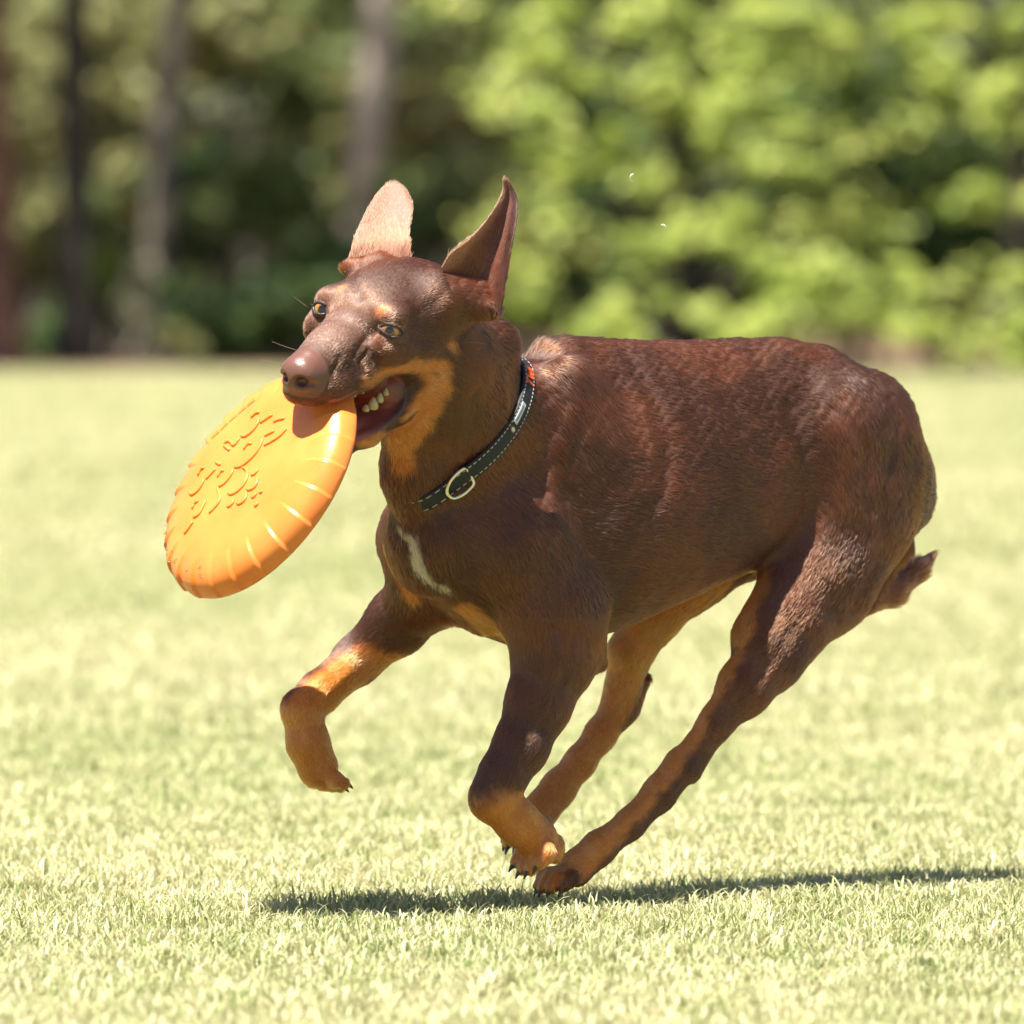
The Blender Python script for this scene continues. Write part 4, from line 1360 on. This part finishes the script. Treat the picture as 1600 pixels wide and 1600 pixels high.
# ------------------------------------------------------------------ fur
def make_fur(count, seed=5):
    r = np.random.default_rng(seed)
    T = np.concatenate([BQ[:, [0, 1, 2]], BQ[:, [0, 2, 3]]])
    a, b, c = BV[T[:, 0]], BV[T[:, 1]], BV[T[:, 2]]
    ar = np.linalg.norm(np.cross(b - a, c - a), axis=1) / 2
    fl = flow_of(BV)
    # ears: hair runs to the tip
    o = nd
    for (v, q, E_) in EARS:
        d = E_[-1].mean(0) - E_[0].mean(0); fl[o:o + len(v)] = d / np.linalg.norm(d); o += len(v)
    bare_t = BB[T].mean(1)
    mid = (a + b + c) / 3
    hf = (mid - HE) @ HF
    face = (BL[T].mean(1) < 14)
    w = ar * (1 - np.clip(bare_t * 1.4, 0, 1)) * np.where(face, 5.0, 1.0)
    cd = np.abs((mid - COL_C) @ COL_N)
    w[(cd < 15) & (np.linalg.norm(mid - COL_C, axis=1) < 158)] = 0
    p = w / w.sum()
    idx = r.choice(len(T), count, p=p)
    u = r.random(count); v = r.random(count); m = u + v > 1; u[m] = 1 - u[m]; v[m] = 1 - v[m]
    Tq = T[idx]; wts = np.stack([1 - u - v, u, v], 1)
    P = (BV[Tq] * wts[..., None]).sum(1); N = (BN[Tq] * wts[..., None]).sum(1); N /= np.linalg.norm(N, axis=1)[:, None] + 1e-9
    D = (fl[Tq] * wts[..., None]).sum(1)
    L_ = (BL[Tq] * wts).sum(1); C = (BC[Tq] * wts[..., None]).sum(1)
    # smooth tufting
    for ax_ in range(3):
        D[:, ax_] += .12 * snoise(P, 70, 50 + ax_, 2) + .07 * snoise(P, 12, 60 + ax_, 1)
    D += r.normal(size=D.shape) * .09
    D -= N * (D * N).sum(1)[:, None]
    D /= np.linalg.norm(D, axis=1)[:, None] + 1e-9
    L_ *= r.uniform(.6, 1.2, count) * (1 + .12 * snoise(P, 20, 77, 1))
    lift = r.uniform(.06, .22, count) + .02 * snoise(P, 24, 78, 1)
    K = 4
    s = np.linspace(0, 1, K)
    pts = P[:, None, :] + L_[:, None, None] * (D[:, None, :] * s[None, :, None] + N[:, None, :] * (lift[:, None] * s * (1.35 - .8 * s))[..., None])
    pts += N[:, None, :] * -.4
    sh = np.exp(r.normal(0, .22, count))[:, None]
    C = np.clip(C * sh, 0, 1)
    pts = W(pts.reshape(-1, 3)).astype(np.float32)
    cv = bpy.data.hair_curves.new('coat_hair')
    cv.add_curves([K] * count)
    cv.attributes['position'].data.foreach_set('vector', pts.ravel())
    rs = np.clip(L_ / 13, .5, 1.05)
    rad = (np.array([.50, .46, .32, .08])[None] * S * rs[:, None]).ravel().astype(np.float32)
    cv.attributes.new('radius', 'FLOAT', 'POINT') if 'radius' not in cv.attributes else None
    cv.attributes['radius'].data.foreach_set('value', rad)
    at = cv.attributes.new('coat', 'FLOAT_COLOR', 'CURVE')
    at.data.foreach_set('color', np.concatenate([C, np.ones((count, 1))], 1).astype(np.float32).ravel())
    o_ = bpy.data.objects.new('coat_hair', cv); col.objects.link(o_); o_.parent = dog
    m = bpy.data.materials.new('coat_hair'); m.use_nodes = True; nt = m.node_tree; nt.nodes.clear()
    out = nt.nodes.new('ShaderNodeOutputMaterial'); hb = nt.nodes.new('ShaderNodeBsdfHairPrincipled')
    hb.model = 'CHIANG'; hb.parametrization = 'COLOR'
    an = nt.nodes.new('ShaderNodeAttribute'); an.attribute_name = 'coat'
    gm = nt.nodes.new('ShaderNodeMixRGB'); gm.blend_type = 'MULTIPLY'; gm.inputs[0].default_value = 1; gm.inputs[2].default_value = (1.1, 1.04, .92, 1)
    nt.links.new(an.outputs['Color'], gm.inputs[1]); nt.links.new(gm.outputs[0], hb.inputs['Color'])
    hb.inputs['Roughness'].default_value = .30; hb.inputs['Radial Roughness'].default_value = .6
    hb.inputs['Coat'].default_value = 0.0
    nt.links.new(hb.outputs[0], out.inputs[0])
    cv.materials.append(m)
    tag(o_, kind='stuff')
    return o_


# collar plane
COL_C = PC(733, 655, -182)
cd_ = PC(814, 546, -125) - PC(652, 768, -240); cd_ /= np.linalg.norm(cd_)
cl_ = NL - cd_ * cd_.dot(NL); cl_ /= np.linalg.norm(cl_)
COL_N = np.cross(cd_, cl_); COL_N /= np.linalg.norm(COL_N)
if COL_N[0] > 0: COL_N = -COL_N      # towards the head

HAIRS = 620000
make_fur(HAIRS)

# ------------------------------------------------------------------ collar
def csurf(th, off, lift=4.0):
    """point on the strap: angle, offset across, lift off the fur"""
    th = np.asarray(th, float) % (2 * math.pi)
    r = np.interp(th, CT, CR[0]) * (1 - (off + 14) / 28) + np.interp(th, CT, CR[1]) * (off + 14) / 28
    d = cd_ * np.cos(th)[..., None] + cl_ * np.sin(th)[..., None] if th.ndim else cd_ * math.cos(th) + cl_ * math.sin(th)
    return COL_C + COL_N * off + d * ((r + lift)[..., None] if th.ndim else r + lift)


NTH = 144
CT = np.linspace(0, 2 * math.pi, NTH + 1)
CR = []
for off_ in (-14, 14):
    rr = []
    for t in CT[:-1]:
        d = cd_ * math.cos(t) + cl_ * math.sin(t)
        hit = BVH.ray_cast(Vector(COL_C + COL_N * off_), Vector(d))
        rr.append(hit[3] if hit[0] is not None else 120)
    rr = np.minimum(np.array(rr), 1 / np.sqrt((np.cos(CT[:-1]) / np.where(np.cos(CT[:-1]) > 0, 142, 176)) ** 2 + (np.sin(CT[:-1]) / 114) ** 2))
    for _ in range(6): rr = (np.roll(rr, 1) + rr * 2 + np.roll(rr, -1)) / 4
    CR.append(np.r_[rr, rr[0]])
CR = np.array(CR); mid_ = CR.mean(0); CR = mid_ + np.clip(CR - mid_, -7, 7)


def fabric_mat(name, rgb, rough=.7):
    m, nt, b = new_mat(name)
    tc = nt.nodes.new('ShaderNodeTexCoord')
    w = nt.nodes.new('ShaderNodeTexWave'); w.inputs['Scale'].default_value = 420; w.inputs['Distortion'].default_value = 1.5
    nt.links.new(tc.outputs['Object'], w.inputs['Vector'])
    r = nt.nodes.new('ShaderNodeValToRGB')
    r.color_ramp.elements[0].color = (*[c * .7 for c in rgb], 1); r.color_ramp.elements[1].color = (*[c * 1.3 for c in rgb], 1)
    nt.links.new(w.outputs['Fac'], r.inputs[0]); nt.links.new(r.outputs[0], b.inputs['Base Color'])
    bp = nt.nodes.new('ShaderNodeBump'); bp.inputs['Strength'].default_value = .3; bp.inputs['Distance'].default_value = .0004
    nt.links.new(w.outputs['Fac'], bp.inputs['Height']); nt.links.new(bp.outputs[0], b.inputs['Normal'])
    b.inputs['Roughness'].default_value = rough
    return m


collar = bpy.data.objects.new('collar', None); col.objects.link(collar)
collar.location = W(COL_C)[0]
tag(collar, 'dark navy dog collar with pale stitching and a metal half ring round the brown neck', 'collar')


def cmesh(name, v, f, mat, smooth=True, parent=collar):
    o_ = mesh_obj(name, W(v) - np.array(collar.location), f, mat, parent, smooth)
    return o_


prof = [(-13, 0), (-14, 1.5), (-13.4, 5.2), (-11, 6), (0, 6.4), (11, 6), (13.4, 5.2), (14, 1.5), (13, 0)]
V = []; F = []
for i in range(NTH):
    for off_, lf in prof: V.append(csurf(float(CT[i]), off_, lf))
npf = len(prof)
for i in range(NTH):
    i2 = (i + 1) % NTH
    for j in range(npf):
        j2 = (j + 1) % npf
        F.append((i * npf + j, i * npf + j2, i2 * npf + j2, i2 * npf + j))
cmesh('strap', np.array(V), F, fabric_mat('collar_web', (.012, .014, .020), .55))


def strip(path, width, lift0=6.6, lift1=7.6, n_per=5):
    """raised ribbon through (theta, offset) path on the strap"""
    P = np.array(path, float)
    out = []
    for (t0, o0), (t1, o1) in zip(P[:-1], P[1:]):
        R = 125.0
        d = np.array([(t1 - t0) * R, o1 - o0]); ln = np.linalg.norm(d); d /= ln; nrm = np.array([-d[1], d[0]]) * width / 2
        V = []; m = max(2, int(ln / 3) + 1)
        for k in range(m):
            f = k / (m - 1)
            for sgn, lf in ((-1, lift0), (-1, lift1), (1, lift1), (1, lift0)):
                V.append(csurf(t0 + (t1 - t0) * f + sgn * nrm[0] / R, o0 + (o1 - o0) * f + sgn * nrm[1], lf))
        Fc = []
        for k in range(m - 1):
            for j in range(3): Fc.append((k * 4 + j, k * 4 + j + 1, (k + 1) * 4 + j + 1, (k + 1) * 4 + j))
        Fc.append((0, 1, 2, 3)); Fc.append(tuple((m - 1) * 4 + q for q in (3, 2, 1, 0)))
        out.append((V, Fc))
    return out


def theta_at(x, y, zhint=None):
    """strap angle whose middle line is seen nearest (x, y), near side only"""
    tt = np.linspace(0, 2 * math.pi, 720, endpoint=False)
    P = csurf(tt, 0.0, 6.0)
    k = 1 + P[:, 2] * S / 10
    px = 800 + (P[:, 0] - 800) / k; py = 800 + (P[:, 1] - 800) / k
    d = np.hypot(px - x, py - y) + np.where(P[:, 2] > COL_C[2] + 40, 60, 0)
    return tt[d.argmin()]


st = []
t = 0.0
while t < 2 * math.pi - .02:
    for o_ in (-10.2, 10.2):
        st += strip([(t, o_), (t + 5.2 / 125, o_)], 1.7, 5.6, 6.5)
    t += 9.4 / 125
v, f = join(st)
tag(cmesh('stitching', v, f, simple_mat('thread', (.45, .42, .36), .8), False), kind='stuff')
tT = theta_at(824, 598); tEnd = theta_at(814, 548)
sg = 1 if ((tEnd - tT + math.pi) % (2 * math.pi) - math.pi) > 0 else -1
om = simple_mat('orange_thread', (.85, .12, .025), .6)


def letter(t0, strokes, w=13.0, h=9.0):
    ps = []
    for s_ in strokes:
        ps += strip([(t0 + sg * x * w / 125, (y - .5) * 2 * h) for x, y in s_], 3.6, 6.4, 7.6)
    v, f = join(ps)
    cmesh('letter', v, f, om, False)


letter(tT - sg * .05, [[(0, 1), (1, 1)], [(.5, 1), (.5, 0)]])
letter(tT + sg * .085, [[(0, 1), (.3, 0), (.55, .8), (.8, 0), (1.1, 1)]], 17)
letter(tT + sg * .26, [[(0, 1), (0, 0)]])
tL = theta_at(824, 634); tL2 = theta_at(813, 668)
v, f = join(strip([(tL, 4), (tL2, 4)], 9, 6.3, 7.4))
cmesh('woven_label', v, f, fabric_mat('label', (.62, .64, .66), .6), False)
v, f = join(strip([(tL + (tL2 - tL) * .12, 4.6), (tL + (tL2 - tL) * .9, 4.6)], 1.6, 7.4, 8.0))
cmesh('label_line', v, f, simple_mat('label_ink', (.05, .06, .08), .7), False)
tB = theta_at(808, 676)
for rad_, nm, mt, lf in ((6.5, 'badge', simple_mat('badge_rim', (.28, .07, .02), .5), 7.2), (4.0, 'badge_face', simple_mat('badge_face', (.70, .66, .60), .5), 8.0)):
    V = [csurf(tB, 1.0, lf)] + [csurf(tB + rad_ * math.cos(a) / 125, 1.0 + rad_ * math.sin(a), lf) for a in np.linspace(0, 2 * math.pi, 20, endpoint=False)]
    V += [csurf(tB + rad_ * math.cos(a) / 125, 1.0 + rad_ * math.sin(a), lf - 2) for a in np.linspace(0, 2 * math.pi, 20, endpoint=False)]
    F = [(0, 1 + i, 1 + (i + 1) % 20) for i in range(20)] + [(1 + i, 21 + i, 21 + (i + 1) % 20, 1 + (i + 1) % 20) for i in range(20)]
    cmesh(nm, np.array(V), F, mt, False)
# half ring
tR = theta_at(722, 752); tR2 = theta_at(744, 738)
dr = (tR2 - tR + math.pi) % (2 * math.pi) - math.pi
dr = dr / 26.0                                    # angle per px towards the upper right
rp = []
for u, o_, lf in ((16, 20, 8), (2, 22, 12), (-12, 19, 15), (-22, 9, 17), (-25, -3, 17), (-22, -15, 17), (-12, -23, 15), (2, -25, 12), (16, -21, 8), (17, -10, 3.0), (17, 0, 2.5), (17, 10, 3.0)):
    rp.append(csurf(tR + dr * u * .85, o_ * .8, lf * .85 + 1))
rp = np.array(rp + rp[:1])
cmesh('ring', *tube(spline(rp, 64)[:-1], 2.9, 10, True), simple_mat('brass', (.85, .80, .62), .22, 1.0, noise=.08))

# ------------------------------------------------------------------ flying disc
DC = PC(396, 749, -404)
DN = np.array([-.695, -.516, -.5]); DN /= np.linalg.norm(DN); DC = DC + DN * 22
DU = np.array([-.596, .803, 0]); DU -= DN * DU.dot(DN); DU /= np.linalg.norm(DU)
DVv = np.cross(DN, DU)
disc = bpy.data.objects.new('flying_disc', None); col.objects.link(disc)
disc.location = W(DC)[0]
tag(disc, 'round orange rubber flying disc with raised markings held in the mouth of the brown dog', 'flying disc')


def droop(x, y):
    return 0.0


def dpt(x, y, h):
    return DC + DU * x + DVv * y + DN * h


def dmesh(name, v, f, mat, smooth=True):
    return mesh_obj(name, W(v) - np.array(disc.location), f, mat, disc, smooth)


RAD = 203.0; RS = .975
prof = [(0, 0), (60, 0), (110, -.3), (140, -1.2), (146, -2.6), (152, -3.0), (164, -5), (176, -8.5), (186, -13.5), (194, -20), (199.5, -28), (202.5, -38), (203, -44), (201, -48),
        (197, -48.5), (194, -46), (192, -38), (189, -28), (183, -20), (172, -14), (158, -10.5), (140, -8), (100, -7), (40, -7), (0, -7)]
NA = 432
NTEETH = 24
V = []; F = []
for i in range(NA):
    a = 2 * math.pi * i / NA
    saw = (a * NTEETH / (2 * math.pi)) % 1.0
    for (r_, h_) in prof:
        k = 0.0
        if h_ > -46 and 150 < r_ and prof.index((r_, h_)) <= 12:
            k = math.sin(min(1, (r_ - 150) / 22) * math.pi / 2)
        hh = h_ + k * (saw * 4.2 - 2.1) * (1 if r_ < 199 else .3)
        rr_ = r_ + k * (saw * 3.4 - 1.7) * (1 if r_ > 186 else .3)
        V.append(dpt(RS * rr_ * math.cos(a), RS * rr_ * math.sin(a), hh))
npf = len(prof)
for i in range(NA):
    i2 = (i + 1) % NA
    for j in range(npf - 1):
        F.append((i * npf + j, i * npf + j + 1, i2 * npf + j + 1, i2 * npf + j))


def disc_mat():
    m, nt, b = new_mat('disc_rubber')
    tc = nt.nodes.new('ShaderNodeTexCoord')
    n = nt.nodes.new('ShaderNodeTexNoise'); n.inputs['Scale'].default_value = 22; n.inputs['Detail'].default_value = 4
    nt.links.new(tc.outputs['Object'], n.inputs['Vector'])
    r = nt.nodes.new('ShaderNodeValToRGB')
    r.color_ramp.elements[0].position = .3; r.color_ramp.elements[1].position = .7
    r.color_ramp.elements[0].color = (.80, .215, .036, 1); r.color_ramp.elements[1].color = (.82, .26, .052, 1)
    nt.links.new(n.outputs['Fac'], r.inputs[0]); nt.links.new(r.outputs[0], b.inputs['Base Color'])
    n2 = nt.nodes.new('ShaderNodeTexNoise'); n2.inputs['Scale'].default_value = 260; n2.inputs['Detail'].default_value = 5
    nt.links.new(tc.outputs['Object'], n2.inputs['Vector'])
    mr = nt.nodes.new('ShaderNodeMapRange'); mr.inputs[1].default_value = .35; mr.inputs[2].default_value = .7
    mr.inputs[3].default_value = .24; mr.inputs[4].default_value = .44
    nt.links.new(n.outputs['Fac'], mr.inputs[0]); nt.links.new(mr.outputs[0], b.inputs['Roughness'])
    bp = nt.nodes.new('ShaderNodeBump'); bp.inputs['Strength'].default_value = .12; bp.inputs['Distance'].default_value = .0006
    nt.links.new(n2.outputs['Fac'], bp.inputs['Height']); nt.links.new(bp.outputs[0], b.inputs['Normal'])
    b.inputs['Subsurface Weight'].default_value = .10
    b.inputs['Subsurface Radius'].default_value = (.012, .005, .001)
    b.inputs['Subsurface Scale'].default_value = 1.0
    return m


dm = disc_mat()
dmesh('disc_body', np.array(V), F, dm)
# raised markings on the face, where the photograph shows them (plane points seen at x, y)
STR = [[(840, 560), (900, 570), (960, 530), (1020, 470), (1060, 400), (1070, 340)], [(965, 335), (1000, 300), (1040, 270), (1070, 275)], [(1085, 405), (1240, 305)],
       [(1260, 395), (1300, 375), (1400, 350)], [(1145, 690), (1260, 630), (1370, 550), (1430, 480)], [(1150, 570), (1270, 510)],
       [(770, 960), (850, 950), (950, 880), (1060, 760), (1110, 660), (1130, 600)], [(880, 740), (910, 695), (950, 660), (980, 670)],
       [(620, 680), (650, 635), (690, 630), (760, 680), (830, 590)], [(620, 680), (700, 745)], [(520, 890), (585, 930)], [(400, 1110), (520, 980)],
       [(185, 1270), (230, 1300), (290, 1260), (350, 1170), (380, 1100)], [(290, 1060), (310, 1010), (340, 970), (370, 970)],
       [(560, 1205), (620, 1180), (690, 1110), (740, 1030), (750, 970)], [(550, 1085), (580, 1030), (610, 1000), (630, 1010)],
       [(690, 1275), (740, 1300), (820, 1260), (910, 1160), (940, 1080), (930, 1000), (870, 960)], [(985, 1045), (1020, 1055), (1060, 1020), (1075, 980)],
       [(930, 1230), (970, 1245), (1040, 1210), (1070, 1140), (1060, 1090)], [(810, 1410), (850, 1420), (910, 1380), (935, 1310), (920, 1260)],
       [(685, 1445), (720, 1450), (760, 1410), (770, 1360)], [(1000, 1330), (1030, 1335), (1070, 1280)], [(1100, 1280), (1140, 1270)], [(1040, 1450), (1075, 1430), (1085, 1400)],
       [(455, 1540), (580, 1395), (550, 1200)], [(230, 1480), (260, 1410), (310, 1380)], [(250, 1590), (310, 1560), (370, 1460), (410, 1370)], [(136, 1792), (248, 1640)]]


def dproj(x, y, h):
    x, y, _ = PC(x, y, DC[2])
    d = np.array([x, y, 0]) - DC
    z = -(d[0] * DN[0] + d[1] * DN[1]) / DN[2]
    return DC + np.array([d[0], d[1], z]) + DN * h


for s_ in STR:
    P = [dproj(270 + x / 8, 610 + y / 8, .6) for x, y in s_]
    n_ = max(6, int(np.linalg.norm(np.array(P[-1]) - P[0]) / 4) + 5)
    Q_ = spline(P, n_) if len(P) > 2 else np.array([P[0] + (P[1] - P[0]) * t for t in np.linspace(0, 1, n_)])
    v, f = tube(Q_, np.r_[1.6, np.full(n_ - 2, 2.5), 1.6], 8)
    dmesh('raised_mark', np.array(v), f, dm)
dots = []
for k in range(34):
    f_ = k / 33
    if k % 7 == 6: continue
    a = dproj(270 + (455 + 535 * f_) / 8, 610 + (560 - 470 * f_) / 8, .2)
    dots.append(tube([a - DVv * 2.2, a, a + DVv * 2.2], [.6, 1.2, .6], 6))
v, f = join(dots)
tag(dmesh('small_raised_print', v, f, dm), kind='stuff')
# bits of dry grass and dirt stuck to the rim
bit = []
r_ = np.random.default_rng(3)
for k in range(26):
    a = r_.uniform(-.75, .55); rr_ = r_.uniform(168, 197)
    h_ = np.interp(rr_, [164, 176, 186, 194, 199.5], [-5, -8.5, -13.5, -20, -28]) + 2
    p0 = dpt(RS * rr_ * math.cos(a), RS * rr_ * math.sin(a), h_); d = r_.normal(size=3) * r_.uniform(1.5, 4)
    bit.append(tube([p0, p0 + d * .5, p0 + d], [.7, .8, .3], 5))
v, f = join(bit)
tag(dmesh('dirt_specks', v, f, simple_mat('dirt', (.35, .25, .12), .9)), kind='stuff')

# two pale fibres floating over the dog's back
fm = simple_mat('fibre', (.85, .82, .72), .6)
for pts_, lab in (([(990, 271, -60), (985, 275, -60), (985, 280, -58), (989, 284, -56)], 'curved pale fibre floating high above the back of the dog'),
                  ([(1033, 351, -40), (1038, 352, -40), (1041, 356, -38)], 'lower pale fibre drifting just over the back of the dog')):
    P = [PC(*p) for p in pts_]
    c0 = W(P[0])[0]
    v, f = tube(spline(P, 8), np.r_[.4, np.full(6, 1.0), .3], 6)
    o_ = mesh_obj('fibre', W(v) - c0, f, fm); o_.location = c0
    tag(o_, lab, 'fibre', 'pale fibres floating in the air')
